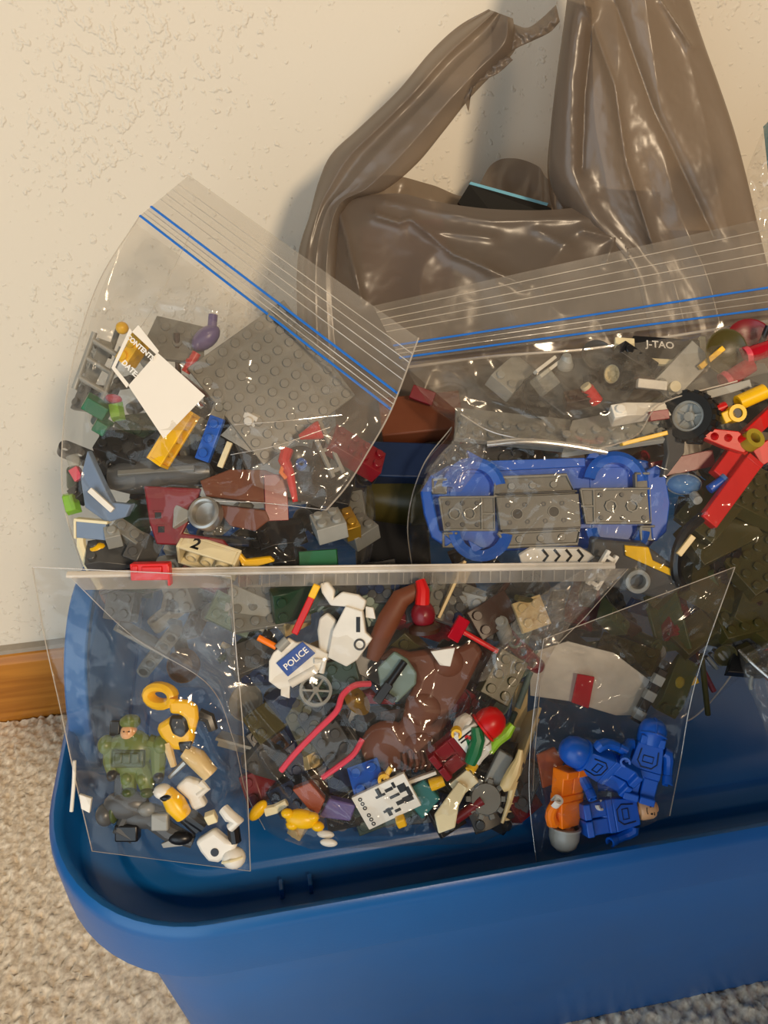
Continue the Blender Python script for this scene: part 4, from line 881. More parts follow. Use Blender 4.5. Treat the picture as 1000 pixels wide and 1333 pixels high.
text_mesh('lettering', 'J-TAO', 6, 'print_white', t, T(-4, 2, 1.15), .1)
single(MB().box(0, 0, 0, 17, 3, 3), 'toy_bar', frame(926, 466, .425, 40), 'yellow', 'short yellow bar right of the name plate', 'toy bar')
for (x, y, r, lb) in ((960, 486, 32, 'dull red cylinder nearest the big tyre, under the zip tracks'), (988, 458, 18, 'dull red cylinder at the right edge, under the zip tracks')):
    t = thing('toy_cylinder', frame(x, y, .425, r), lb, 'toy cylinder'); part(t, 'barrel', 'clear_red', MB().lathe([(0, -9), (4.6, -9), (4.6, 9), (0, 9)], 18, RY(90)), 0); part(t, 'end_ring', 'pink', MB().lathe([(4.6, -9), (5.3, -9), (5.3, -6), (4.6, -6)], 18, RY(90)), 0)
single(MB().box(0, 0, 0, 24, 4.5, 3), 'toy_tile', frame(948, 507, .41, 15), 'light_grey', 'long light grey tile above the yellow connector', 'toy tile')
t = thing('toy_tap', frame(858, 502, .418, -6), 'small white tap piece above the big tyre', 'toy tap'); part(t, 'stem', 'white', MB().box(-4, 0, 0, 16, 5, 4), .4); part(t, 'knob', 'cream', MB().lathe([(0, 2), (3, 2), (3, -2), (0, -2)], 16), 0, T(8, 0, 1))
# lower right: olive jumble, hull and tube
t = thing('toy_hull', frame(828, 735, .398, -14, 10), 'dark grey boat hull with a yellow wedge under the car', 'toy hull')
part(t, 'hull', 'dark_grey', MB().prism([(-26, 8), (0, 12), (20, 4), (26, -4), (18, -14), (-12, -14), (-24, -4)], -6, 3), 1.2); part(t, 'wedge', 'yellow', MB().prism([(-10, 9), (2, 11), (6, 5), (22, 2), (20, -1), (-8, 4)], 3, 5), .4)
part(t, 'porthole', 'light_grey', MB().lathe([(4, -3), (6.2, -3), (6.2, 3), (5, 3.6), (4, 3), (4, -3)], 24), 0, T(1, -7, 5))
t = thing('toy_ladder', frame(784, 742, .386, -32, 0, 10), 'short white ladder clip at the right end of the zip strip', 'toy ladder')
for x in (-2.6, 2.6): part(t, 'rail', 'white', MB().box(x, 0, 0, 2, 20, 3), .3)
for y in (-8, -3, 2, 7): part(t, 'rung', 'white', MB().box(0, y, .5, 6, 2, 2), .2)
o = traced('toy_tile', frame(715, 722, .396, 0, 20), (715, 722), .396, [(675, 722), (690, 712), (755, 712), (775, 724), (760, 735), (680, 735)], 3, 'white', 'white tile with black stripes just above the zip strip', 'toy tile')
for k in range(4): part(o, 'stripe', 'print_black', MB().tube([(-4+6*k, 3.5, 1.7), (-1+6*k, 0, 1.7), (-3+6*k, -3, 1.7)], .7, 6), 0)
rod('toy_track', [(915, 672, .392), (895, 690, .390), (882, 715, .390), (880, 745, .392), (890, 765, .396)], 2.8, 'black', 'black curved track band left of the olive bricks', 'toy track')
OL = [(930, 700, 28, -20, 40, 5, 3, 'large olive panel behind the black track band'), (975, 650, -18, -30, 38, 6, 4, 'olive brick under the long red beam'), (985, 730, 35, -25, 36, 5, 4, 'olive brick at the right edge below the red beams'),
      (915, 770, -22, -35, 26, 4, 3, 'olive brick below the black track band'), (945, 800, 18, -30, 22, 3, 4, 'olive brick behind the pointed bag corner'), (900, 830, 40, -30, 22, 3, 2, 'olive brick low down behind the pointed bag corner'), (975, 800, -30, -20, 28, 4, 3, 'olive brick at the lower right edge')]
for x, y, rl, tx, w_, nx, ny, lb in OL: brick(frame(x, y, .425, rl, tx, 12), 'olive', nx, ny, 3, lb+IN, studs=ny > 3)
slope(frame(925, 665, .415, 50, -20), 'olive', 4, 3, 3, 'olive slope beneath the end of the long red beam')
single(MB().box(0, 0, 0, 3, 12, 2), 'toy_tile', frame(893, 710, .386, -38), 'tan', 'small tan tile on the black track band', 'toy tile')
traced('toy_cladding', frame(975, 845, .432, 0, -40, 10), (975, 840), .43, [(930, 880), (960, 830), (1000, 780), (1040, 770), (1040, 860), (980, 880)], 5, 'black', 'black panel at the lower right edge'+IN, 'toy panel')
for (x, y, r, lb) in ((838, 846, 7, 'pale olive pearl piece showing through the pointed bag'), (877, 886, 8, 'pale olive pearl piece beside the blue trooper helmet')):
    single(MB().ell((0, 0, 0), r*.75, r*.75, r*.75).box(0, -r*.6, 0, r*.6, r*.7, r*.6), 'toy_pearl', frame(x, y, .428), 'clear_yellow', lb, 'toy head', bevel=0)
single(MB().box(0, 0, 0, 6, 4, 4), 'toy_chip', frame(901, 886, .435, 20), 'yellow', 'yellow chip near the bottom seam'+IN, 'toy chip')
t = thing('toy_grille', frame(935, 855, .43, 40), 'ridged grey clip near the bottom seam'+IN, 'toy clip')
for k in range(4): part(t, 'ridge', 'grey', MB().box(k*3-5, 0, 0, 1.8, 9, 4), .2)
# pieces between the bags
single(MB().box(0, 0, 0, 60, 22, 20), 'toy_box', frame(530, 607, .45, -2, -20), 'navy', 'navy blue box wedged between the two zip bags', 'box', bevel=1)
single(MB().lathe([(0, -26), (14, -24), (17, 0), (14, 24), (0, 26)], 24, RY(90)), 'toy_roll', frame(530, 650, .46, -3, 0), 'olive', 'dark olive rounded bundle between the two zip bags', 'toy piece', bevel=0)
single(MB().box(0, 0, 0, 48, 26, 14), 'toy_box', frame(548, 545, .455, 6, -25), 'brown', 'reddish brown box added for brownish bag film above the navy one, behind the zip tracks', 'box', bevel=1)  # added box, stands in for the brownish tone of the bag film
single(MB().box(0, 0, 0, 14, 8, 6), 'toy_block', frame(550, 515, .448, -20), 'dark_red', 'dark red block behind the end of the tilted zip', 'toy block', bevel=.5)
# ================================================================ slider bag: contents
IN = ' in the slider bag'
def cr5(pts): return [(300+x*.26, 730+y*.26) for x, y in pts]
def cr6(pts): return [(480+x*.28, 730+y*.28) for x, y in pts]
c5, d5 = (388, 862), .376
t = thing('police_bike', frame(388, 862, d5, 0, -6, 6), 'white toy police bike body with a blue lettered tile', 'toy vehicle')
g = lambda pts: px2(cr5(pts), c5, d5)
part(t, 'body', 'white', MB().prism(g([(195, 500), (215, 460), (250, 430), (290, 385), (330, 410), (360, 405), (440, 440), (495, 470), (475, 520), (440, 550), (320, 620), (250, 640), (195, 600)]), -5, 1.2), .6)
tl = part(t, 'tile', 'print_blue', MB().prism(g([(232, 510), (360, 405), (425, 462), (290, 575)]), .8, 3), .2, label='blue tile lettered POLICE')
p = g([(329, 488)])[0]
text_mesh('lettering', 'POLICE', 4.3, 'print_white', tl, T(p[0], p[1], 3.1) @ RZ(40), .06)
a, b = g([(300, 612), (430, 540)]); part(t, 'exhaust', 'white', MB().cyl(a+(0,), b+(0,), 2.4), 0)
a, b, c = g([(455, 560), (470, 500), (420, 500)]); part(t, 'handlebar', 'white', MB().tube([a+(1,), b+(2,), c+(2,)], 1.5, 8), 0)
part(t, 'foot_peg', 'white', MB().prism(g([(255, 620), (300, 620), (300, 685), (255, 670)]), -2, 1), .4); a, b = g([(240, 440), (285, 395)]); part(t, 'headlamp', 'light_grey', MB().cyl(a+(2,), b+(2,), 2.4), 0)
c, d = (450, 815), .378
t = thing('robot_fairing', frame(450, 815, d, 0, -4, -6), 'white angular toy fairing with a slot and round hole', 'toy panel')
g = lambda pts: px2(cr5(pts), c, d)
part(t, 'shield', 'white', MB().prism(g([(580, 225), (665, 250), (680, 355), (715, 385), (640, 490), (585, 525), (490, 480), (515, 350)]), -3, 2.5), .6)
part(t, 'arm', 'white', MB().prism(g([(445, 115), (485, 105), (520, 150), (515, 190), (560, 155), (640, 170), (682, 200), (665, 252), (580, 230), (500, 225), (455, 160)]), -4, .8), .8)
part(t, 'side_pod', 'white', MB().prism(g([(430, 350), (440, 290), (480, 260), (525, 300), (510, 480), (440, 450)]), -6, -1), 1.0)
part(t, 'tab', 'white', MB().prism(g([(675, 228), (715, 235), (727, 292), (676, 285)]), -4, -1), .4)
a = g([(644, 317)])[0]; part(t, 'slot', 'black', MB().box(a[0], a[1], 2.4, 2, 7.4, .6), .1)
a = g([(652, 415)])[0]; h = part(t, 'hole', 'dark_grey', MB().lathe([(0, 2.2), (2.1, 2.3), (2.9, 2.9), (2.4, 3), (1.9, 2.7)], 20), 0, T(a[0], a[1], 0))
t = thing('toy_stick', frame(397, 796, .376, 65, 0, 0), 'red stick with a yellow end beside the white fairing', 'toy stick'); part(t, 'shaft', 'red', MB().box(-2, 0, 0, 20, 3.4, 3), .5); part(t, 'end', 'yellow', MB().box(11, 0, 0, 7, 3.6, 3.4), .5)
single(MB().cyl((-5, 0, 0), (5, 0, 0), 1.6), 'toy_bar', frame(348, 836, .376, -28), 'orange', 'short orange bar left of the police bike', 'toy bar', bevel=0)
t = thing('toy_cartwheel', frame(411, 899, .374, 0, -30, 8), 'grey spoked cart wheel below the police bike', 'toy wheel')
part(t, 'rim', 'light_grey', MB().lathe([(6.6, -1), (8, -1), (8, 1), (6.6, 1), (6.6, -1)], 28), 0); part(t, 'hub', 'light_grey', MB().lathe([(0, 1.6), (1.6, 1.6), (1.6, -1.6), (0, -1.6)], 14), 0)
for k in range(6): part(t, 'spoke', 'light_grey', MB().cyl((0, 0, 0), (6.9*math.cos(k*1.047), 6.9*math.sin(k*1.047), 0), .6), 0)
rod('toy_hose', [(366, 1003, .366), (385, 980, .364), (412, 952, .363), (438, 926, .363), (446, 905, .366), (462, 892, .37), (482, 890, .374)], 1.5, 'pink', 'long red hose slanting across the middle'+IN)
rod('toy_hose', [(420, 1012, .366), (440, 998, .364), (460, 982, .364), (472, 962, .366)], 1.4, 'pink', 'shorter red hose below the long one'+IN)
single(MB().lathe([(0, 1.6), (2, 1.6), (2.4, .4), (7.6, -1.2), (8, -.6), (2, 0), (0, 0)], 24), 'toy_shield', frame(466, 911, .372, 40, -10, 62), 'gold', 'tilted gold shield beside the long red hose', 'toy shield', bevel=0)
# brown moulded animal
c, d = (550, 900), .378
t = thing('toy_animal', frame(550, 900, d), 'large reddish brown moulded animal filling the middle'+IN, 'toy animal')
g = lambda pts: px2(cr6(pts), c, d)
part(t, 'neck', 'brown', MB().tube([q_+(z,) for q_, z in zip(g([(240, 130), (150, 175), (95, 270), (50, 370), (20, 460)]), (-1, 0, 1, 0, -1))], [3.5, 5, 5.5, 5, 3.5], 12, .7), 0)
part(t, 'body', 'brown', MB().prism(g([(40, 460), (110, 400), (190, 425), (300, 410), (430, 400), (490, 370), (535, 425), (490, 520), (445, 610), (385, 700), (350, 800), (335, 900), (300, 960), (190, 975), (80, 980), (10, 940), (20, 850), (80, 790), (155, 750), (175, 650), (225, 560), (200, 490), (130, 470)]), -5, 1.5), 2.4)
for (x, y, r, z) in ((90, 865, 115, 0), (255, 690, 80, 1), (370, 470, 70, 1), (240, 880, 90, 1)):
    p = g([(x, y)])[0]; k = .28*d*1000/FPX; part(t, 'muscle', 'brown', MB().ell((p[0], p[1], z-1), r*k*1.1, r*k*1.05, 4.0, 20, 10), 0)
for k in range(5): p = g([(160+28*k, 930-14*(k % 2))])[0]; part(t, 'fold', 'brown', MB().tube([(p[0], p[1]+5, 4), (p[0]+1, p[1], 5), (p[0], p[1]-4, 3)], 1.1, 6), 0)
t = thing('toy_figure', frame(551, 800, .376, 5), 'dark red toy head with a tall crest above the brown animal', 'toy figure')
part(t, 'head', 'dark_red', MB().ell((0, 0, 0), 6, 7, 6), 0); part(t, 'crest', 'red', MB().tube([(0, 5, 1), (1, 12, 1), (0, 17, 0)], [3.6, 3.2, 2.4], 10), 0); part(t, 'collar', 'dark_brown', MB().lathe([(5, -2), (8, -3), (8, -1), (5, 1)], 18, T(0, 0, 0) @ RX(-80)), 0, T(0, -5, 0))
c, d = (520, 882), .371
t = thing('toy_plate', frame(520, 882, d, 0, 0, -8), 'sand green rounded plate lying on the brown animal', 'toy plate'); part(t, 'plate', 'sand_green', MB().prism(px2(cr6([(40, 500), (120, 420), (180, 455), (225, 520), (220, 570), (130, 660), (60, 620)]), c, d), -1.5, 1.5), .8)
t = thing('toy_blaster', frame(508, 888, .367, 55), 'black toy blaster on the sand green plate', 'toy blaster'); part(t, 'barrel', 'black', MB().cyl((-2, 0, 0), (12, 0, 0), 1.8), 0); part(t, 'body', 'black', MB().box(-6, 0, 0, 11, 4.4, 3.6), .4); part(t, 'grip', 'black', MB().box(-6, -4, 0, 3, 6, 3), .4)
t = thing('toy_hammer', frame(620, 832, .372, -30), 'see-through red hammer right of the brown animal', 'toy hammer'); part(t, 'handle', 'red', MB().cyl((-9, 0, 0), (12, 0, 0), 1.3), 0); part(t, 'head', 'clear_red', MB().box(-10, 0, 0, 6, 12, 5), .5)
single(MB().prism([(-6, 3), (6, 4), (3, -5), (-2, -4)], -2, 2), 'toy_wedge', frame(577, 854, .372, 4), 'white', 'white wedge resting on the brown animal', 'toy wedge', bevel=.4)
# racing driver figure
def racing(t):
    part(t, 'shirt_print', 'red', MB().box(0, 0, 0, 10, 1.8, .4), .1, T(0, 7.5, 3.95) @ RZ(35) @ RX(1)); part(t, 'shirt_print', 'green', MB().box(0, 0, 0, 7, 1.4, .4), .1, T(1, 3.4, 3.95) @ RZ(-20))
    part(t, 'stripe', 'print_black', MB().box(-4.6, 6, 3.95, .8, 10, .4).box(-2.8, 6, 3.95, .8, 10, .4), .1)
minifig(frame(600, 970, .368, -52, 0, 10), 'white', 'dark_red', 'yellow', 'toy racing driver in a white shirt with a red helmet'+IN, 'dome', 'red', 'yellow', 'white', (-30, 20), prints=racing)
single(MB().tube([(0, 8, 0), (1, 2, 0), (-1, -4, 1), (-3, -9, 1)], [2.4, 3.4, 3.6, 2.8], 10), 'toy_girder', frame(620, 968, .363), 'green', 'green toy arm lying over the racing driver', 'toy arm', bevel=0)
single(MB().tube([(-5, -6, 0), (-2, -1, 0), (3, 3, 0), (6, 7, 0)], [2.2, 3, 3.2, 2], 10), 'toy_leaf', frame(651, 962, .37, 0), 'lime', 'lime green rounded piece right of the racing driver', 'toy piece', bevel=0)
t = thing('toy_horn', frame(672, 1005, .368, -12), 'tan horn at the right edge'+IN, 'toy horn'); part(t, 'horn', 'tan', MB().tube([(0, 11, 0), (0, 6, 0), (-1, 0, 0), (-3, -7, 0), (-5, -9, 0)], [1.2, 2, 3.4, 3.6, 2], 10), 0)
t = thing('toy_saw', frame(663, 1045, .37, -8), 'jagged tan stick below the tan horn', 'toy stick'); part(t, 'shaft', 'tan', MB().tube([(1, 11, 0), (0, 0, 0), (-2, -10, 0)], [2, 1.4, .8], 8), 0)
for k in range(5): part(t, 'tooth', 'tan', MB().lathe([(1, 0), (0, 2.4)], 8, RY(80)), 0, T(.5-.3*k, 8-4*k, 0))
t = thing('toy_gear', frame(632, 1040, .374, 0, -20), 'grey gear lump near the bottom right'+IN, 'toy gear'); part(t, 'disc', 'grey', MB().lathe([(0, 3), (7, 3), (8, 0), (7, -3), (0, -3)], 20), 0)
for k in range(10): part(t, 'tooth', 'grey', MB().box(8.4, 0, 0, 2.4, 2.6, 5), .3, RZ(36*k))
traced('toy_cladding', frame(645, 1010, .378), (645, 1010), .378, [(618, 1040), (650, 975), (668, 985), (640, 1050)], 4, 'light_grey', 'light grey long panel behind the tan horn', 'toy panel')
# printed tile
t = thing('printed_tile', frame(508, 1040, .364, 28, 6, -6), 'white tile printed with black machinery and rows of small rings', 'toy tile')
part(t, 'tile', 'white', MB().box(-2, 0, 0, 28, 18, 2.4), .3)
pr = MB()
for (x, y, wx, wy) in ((-3, 4, 5, 1.2), (-3, 6, 2, 4), (-3, -4, 5, 1.2), (-3, -5, 2, 4), (2, 5, 4, 1.6), (3, 1, 5, 1.4), (4, -3, 4, 2), (8, 3, 4, 4), (8, -3, 5, 3), (5, 6, 1.4, 3), (1, -6, 3, 1.4), (10, 0, 2, 5)): pr.box(x, y, 1.25, wx, wy, .3)
part(t, 'machinery_print', 'print_black', pr, 0)
for k in range(6): part(t, 'ring_print', 'print_black', MB().lathe([(.5, .2), (1.0, .2), (1.0, 0), (.5, 0), (.5, .2)], 12), 0, T(-12.5, -7+2.4*k+(1.6 if k > 2 else 0), 1.25))
t = thing('toy_torso', frame(548, 1036, .37, 20), 'teal toy torso with a yellow neck knob near the bottom'+IN, 'toy torso'); part(t, 'torso', 'teal', MB().prism([(-8, -6), (8, -6), (6, 7), (-6, 7)], -4, 4), .8, RZ(-70)); part(t, 'knob', 'yellow', MB().lathe([(0, 5), (2.6, 5), (3, 0), (3, -2)], 16, RY(90)), 0, T(8, 4, 2)); part(t, 'trim', 'white', MB().box(2, 9, 2, 18, 1.8, 3), .3)
t = thing('toy_brick', frame(585, 1050, .366, 35, -20, 10), 'ivory bent brick near the bottom'+IN, 'toy brick'); part(t, 'body', 'cream', MB().prism([(-11, -7), (-3, -9), (4, -2), (12, 2), (10, 7), (1, 4), (-8, 1)], -4, 4), .6)
single(MB().box(0, 0, 0, 12, 8, 6), 'toy_brick', frame(604, 1018, .372, 40, -10), 'cream', 'small ivory block above the bent ivory brick', 'toy brick', bevel=.5)
single(MB().box(0, 0, 0, 4.6, 4.6, 4.6), 'toy_cube', frame(522, 1069, .363, 20, 20), 'yellow', 'tiny yellow cube under the printed tile', 'toy cube', bevel=.8)
t = thing('toy_nub', frame(500, 1014, .366, 20), 'yellow nub on the upper corner of the printed tile', 'toy knob'); part(t, 'knob', 'yellow', MB().lathe([(1.4, 2), (3, 2), (3, -2), (0, -2)], 16), 0); part(t, 'stem', 'yellow', MB().cyl((0, 0, 0), (5, 4, 0), 1.4), 0)
t = thing('toy_hair', frame(393, 1066, .364, -8), 'yellow crumpled hair piece at the bottom left'+IN, 'toy hair')
part(t, 'hair', 'yellow', MB().ell((0, 0, 0), 8, 4.6, 4), 0)
for x, y in ((-7, 2), (-4, -3), (5, 2), (8, -2)): part(t, 'lock', 'yellow', MB().ell((x, y, 1), 3.2, 2.4, 2.6, 10, 8), 0)
t = thing('toy_hand', frame(336, 1055, .37, 50), 'yellow and cream toy hand at the left seam'+IN, 'toy hand'); part(t, 'palm', 'yellow', MB().ell((0, 0, 0), 6, 3, 3), 0); part(t, 'cuff', 'cream', MB().tube([(2, -3, 0), (6, -6, 0), (12, -8, 0)], [2.6, 2.4, 1.8], 8), 0)
for k, (x, y) in enumerate(((424, 1086), (428, 1097))): single(MB().ell((0, 0, 0), 4.2, 1.9, 1.6), 'toy_egg', frame(x, y, .366 if k == 0 else .3635, -6), 'white', ['upper', 'lower'][k]+' of two small white ovals at the bottom edge'+IN, 'toy piece', bevel=0)
single(MB().prism([(-9, -3), (6, -5), (9, 3), (-4, 6)], -3, 3), 'toy_cape', frame(440, 1053, .372), 'purple', 'dark purple folded piece below the short red hose', 'toy cape', bevel=.8)
brick(frame(482, 1018, .378, 20, -30), 'blue', 2, 2, 3, 'dark blue brick behind the printed tile')
single(MB().cyl((-8, 0, 0), (8, 3, 0), 2.4), 'toy_bar', frame(612, 1058, .372, 25), 'dark_red', 'dark red bar near the bottom right'+IN, 'toy bar', bevel=0)
single(MB().prism([(-9, -4), (9, -4), (5, 5), (-6, 5)], -3, 3), 'toy_cowl', frame(405, 1037, .372, -50), 'rust', 'rust brown cowl at the foot of the long red hose', 'toy piece', bevel=.6)
DK = [(355, 935, 'olive', 'slope', 3, 2, 40), (378, 925, 'navy', 'slope', 4, 2, -52), (420, 945, 'dark_grey', 'brick', 5, 2, -55), (445, 925, 'dark_brown', 'beam', 7, 1, -58), (410, 980, 'navy', 'plate', 4, 3, 35), (380, 990, 'dark_brown', 'beam', 6, 1, -50),
      (440, 980, 'dark_grey', 'plate', 4, 3, 32), (455, 960, 'black', 'beam', 6, 1, -60), (350, 985, 'dark_grey', 'slope', 3, 2, -40), (425, 1025, 'dark_brown', 'slope', 3, 2, -60), (560, 790, 'dark_grey', 'brick', 4, 2, 10), (600, 790, 'grey', 'plate', 5, 3, -12),
      (640, 800, 'dark_brown', 'slope', 3, 2, 30), (650, 880, 'olive', 'brick', 3, 2, 60), (640, 900, 'black', 'beam', 6, 1, 60), (620, 880, 'dark_brown', 'plate', 4, 2, 50), (500, 790, 'sand_green', 'slope', 3, 2, 15), (505, 760, 'navy', 'plate', 4, 2, 5), (460, 770, 'dark_grey', 'plate', 6, 2, -4),
      (350, 790, 'grey', 'plate', 5, 3, 14), (330, 860, 'dark_grey', 'brick', 3, 2, 30), (440, 880, 'dark_green', 'brick', 3, 2, 15), (480, 860, 'dark_grey', 'slope', 3, 2, -30), (460, 1005, 'navy', 'slope', 3, 2, 20), (560, 1048, 'black', 'plate', 4, 2, 10), (590, 1050, 'navy', 'slope', 3, 1, -15), (640, 1050, 'black', 'slope', 3, 2, 20),
      (500, 1052, 'dark_green', 'plate', 4, 2, 20), (455, 1056, 'black', 'plate', 3, 2, 12), (380, 1030, 'navy', 'brick', 2, 2, 30), (680, 1020, 'dark_grey', 'plate', 3, 2, 70), (655, 1010, 'dark_grey', 'brick', 2, 2, 20), (590, 1010, 'olive', 'slope', 2, 2, 45), (690, 800, 'tan', 'plate', 2, 2, 20), (300, 800, 'sand_green', 'plate', 3, 2, -20),
      (340, 1020, 'dark_red', 'slope', 2, 2, 20), (530, 940, 'dark_brown', 'brick', 3, 2, 10), (600, 930, 'dark_red', 'plate', 3, 2, 60)]
used = {}
for k, (x, y, m, kind, nx, ny, rl) in enumerate(DK):
    r = random.Random(100+k); dmax = (CAMZ-.292)/-ray(x, y).z
    M = frame(x, y, min(.392+r.uniform(-.003, .004), dmax), rl, r.uniform(-35, 10), r.uniform(-25, 25))
    near = min(((340, 'left seam'), (430, 'red hoses'), (520, 'printed tile' if y > 980 else 'white fairing'), (600, 'brown animal'), (660, 'right seam')), key=lambda a: abs(a[0]-x))[1]
    lb = '%s %s in the %s half of the slider bag near the %s' % (CN(m), kind, 'upper' if y < 915 else 'lower', near)
    if kind == 'brick': brick(M, m, nx, ny, 3, lb)
    elif kind == 'plate': brick(M, m, nx, ny, 1, lb, 'toy plate', name='toy_plate')
    elif kind == 'slope': slope(M, m, nx, ny, 3, lb)
    else: beam(M, m, nx, lb)

# ================================================================ small left bag: soldier and skeleton figures
c, d = (178, 990), .364
g = lambda x, y: px2([(80+x*.26, 880+y*.26)], c, d)[0]
t = thing('soldier_figure', frame(178, 990, d, 0, -8), 'green toy soldier with a beret standing in the small left bag', 'toy figure')
P = lambda x, y, z=0: g(x, y)+(z,)
bd = MB().ell(P(355, 370), 10, 9.5, 5.5).ell(P(360, 450), 8.5, 5, 5).tube([P(330, 300), P(335, 340)], 3.2, 10)
bd.tube([P(300, 330), P(245, 350, -1), P(245, 430), P(270, 500, 1)], [3.6, 4.6, 3.4, 2.6], 10).tube([P(430, 330), P(480, 350, -1), P(485, 430), P(490, 500, 1)], [3.6, 4.8, 3.6, 2.8], 10)
bd.tube([P(340, 460), P(345, 510, 1), P(350, 570)], [4.4, 4, 3], 10).tube([P(405, 460), P(430, 510, 1), P(440, 570)], [4.6, 4.4, 3.2], 10)
part(t, 'body', 'army_green', bd, 0)
part(t, 'vest', 'deep_army', MB().box(*P(352, 405, 4.5), 15, 8, 4).box(*P(310, 400, 6.8), 4, 5, 2).box(*P(350, 400, 6.8), 4, 5, 2).box(*P(392, 400, 6.8), 4, 5, 2), .8)
part(t, 'head', 'flesh', MB().ell(P(335, 285, 1), 3.9, 4.4, 4.2).ell(P(336, 283, 5), .8, 1, .8, 8, 6).ell(P(336, 303, 4.2), 1.6, .5, .5, 8, 6), 0)
part(t, 'beret', 'army_green', MB().ell(P(335, 235, 0), 4.9, 3.6, 4.8).ell(P(350, 225, 1), 3.6, 2.6, 4), 0)
part(t, 'face_print', 'dark_brown', MB().ell(P(323, 276, 4.8), .6, .4, .4, 8, 6).ell(P(347, 276, 4.8), .6, .4, .4, 8, 6), 0)
for s in (225, 500): part(t, 'shoulder_pad', 'army_green', MB().ell(P(s, 345, 1), 4, 4.6, 4.2), 0)
for x, y in ((265, 490), (495, 500)): part(t, 'glove', 'black', MB().ell(P(x, y, 2), 2.6, 3, 2.6), 0)
for x, y in ((352, 570), (442, 572)): part(t, 'boot', 'deep_army', MB().ell(P(x, y, 2), 3.2, 2.6, 4), 0)
for x in (342, 420): part(t, 'knee_pad', 'army_green', MB().ell(P(x, 505, 4), 2.6, 3, 1.6), 0)
part(t, 'rifle', 'black', MB().box(*P(300, 545, 1), 4, 12, 4).box(*P(250, 275, -4), 5, 8, 4), .6)
c, d = (245, 955), .364
t = thing('caped_figure', frame(245, 955, d), 'yellow and black toy figure with a yellow bow in the small left bag', 'toy figure')
ring = [P(497+68*math.cos(a), 97+44*math.sin(a), 2*math.cos(a)) for a in [k*math.pi/8 for k in range(17)]]
part(t, 'bow', 'yellow', MB().tube(ring, 2.5, 8, 1.5), 0)
part(t, 'ribbon', 'yellow', MB().prism([g(*p) for p in ((548, 112), (600, 108), (650, 112), (690, 140), (696, 200), (676, 278), (650, 262), (634, 200), (600, 180), (556, 178))], 1, 5), 1.6)
part(t, 'body', 'yellow', MB().prism([g(*p) for p in ((476, 262), (490, 240), (545, 205), (640, 190), (672, 300), (640, 372), (565, 366), (510, 318))], -4, 2.5), 2.2)
part(t, 'strap', 'tan', MB().tube([P(530, 330, 1), P(545, 380, 1), P(562, 450)], [2.2, 2, 1.6], 8), 0)
part(t, 'vest', 'black', MB().prism([g(*p) for p in ((556, 186), (626, 190), (650, 258), (612, 302), (566, 280), (548, 230))], 1, 4.4), 1.4); part(t, 'patch', 'black', MB().prism([g(*p) for p in ((592, 322), (662, 318), (650, 368), (606, 376))], 1, 3.6), .8)
part(t, 'leg', 'tan', MB().tube([P(620, 370, 1), P(680, 410, 1), P(750, 490, 1)], [3.4, 4.8, 4], 12), 0); part(t, 'arm', 'black', MB().tube([P(690, 190), P(740, 210), P(760, 270)], [3, 3, 2.4], 8), 0); part(t, 'blade', 'silver', MB().tube([P(540, 510), P(620, 430)], [1, 1.6], 6), 0)
c, d = (190, 1068), .3625
t = thing('soldier_figure', frame(190, 1068, d), 'dark grey toy soldier lying on its back in the small left bag', 'toy figure')
part(t, 'body', 'dark_grey', MB().ell(P(330, 640, 1), 11, 7, 5).ell(P(420, 700), 12, 6, 5).tube([P(440, 700), P(540, 780), P(660, 830)], [5, 4.4, 3], 10).tube([P(330, 700), P(300, 760, 2), P(370, 800, 2)], [3.6, 3.6, 3], 10), 0)
part(t, 'head', 'dark_grey', MB().ell(P(225, 690, 1), 4.6, 5.4, 4.8), 0); part(t, 'collar', 'deep_army', MB().ell(P(268, 670, 1), 2.2, 6, 4.4), 0); part(t, 'glove', 'grey', MB().ell(P(440, 650, 4), 4, 3.4, 3), 0)
part(t, 'pack', 'black', MB().box(*P(340, 770, 2), 11, 8, 6), 1); part(t, 'holster', 'light_grey', MB().box(*P(508, 710, 4), 8, 8, 4), .8)
part(t, 'boot', 'black', MB().ell(P(600, 800, 2), 6, 3.4, 3.4), 0)
c, d = (240, 1052), .360
t = thing('robed_figure', frame(240, 1052, d), 'orange and white toy figure with black legs lying across the grey soldier', 'toy figure')
part(t, 'body', 'yellow', MB().tube([P(530, 570, 2), P(580, 630, 3), P(620, 690, 2)], [3.4, 5, 4], 12), 0); part(t, 'hood', 'white', MB().ell(P(515, 570, 2), 4.4, 3.6, 4).tube([P(480, 560, 2), P(560, 640, 4)], [2, 1.2], 8), 0); part(t, 'hair', 'black', MB().ell(P(545, 590, 4), 4, 2.2, 2.6), 0)
part(t, 'leg', 'black', MB().tube([P(640, 690, 1), P(720, 750, 1)], [3.6, 3], 10), 0); part(t, 'leg', 'black', MB().tube([P(620, 700, 0), P(690, 770, 0)], [3.6, 3], 10), 0)
t = thing('skeleton_torso', frame(240, 1052, .362), 'white toy torso above the orange figure in the small left bag', 'toy figure')
part(t, 'torso', 'white', MB().prism([g(*p) for p in ((575, 550), (630, 500), (690, 520), (730, 560), (700, 580), (735, 640), (665, 670), (640, 610))], -3, 3), 1.4); part(t, 'arm', 'white', MB().tube([P(700, 530, 1), P(735, 555, 2), P(690, 590, 3)], [2, 1.8, 1.4], 8), 0)
c, d = (290, 1095), .3555
t = thing('skeleton_figure', frame(290, 1095, d), 'white skeleton figure with a round hole and a helmet at the bag corner', 'toy figure')
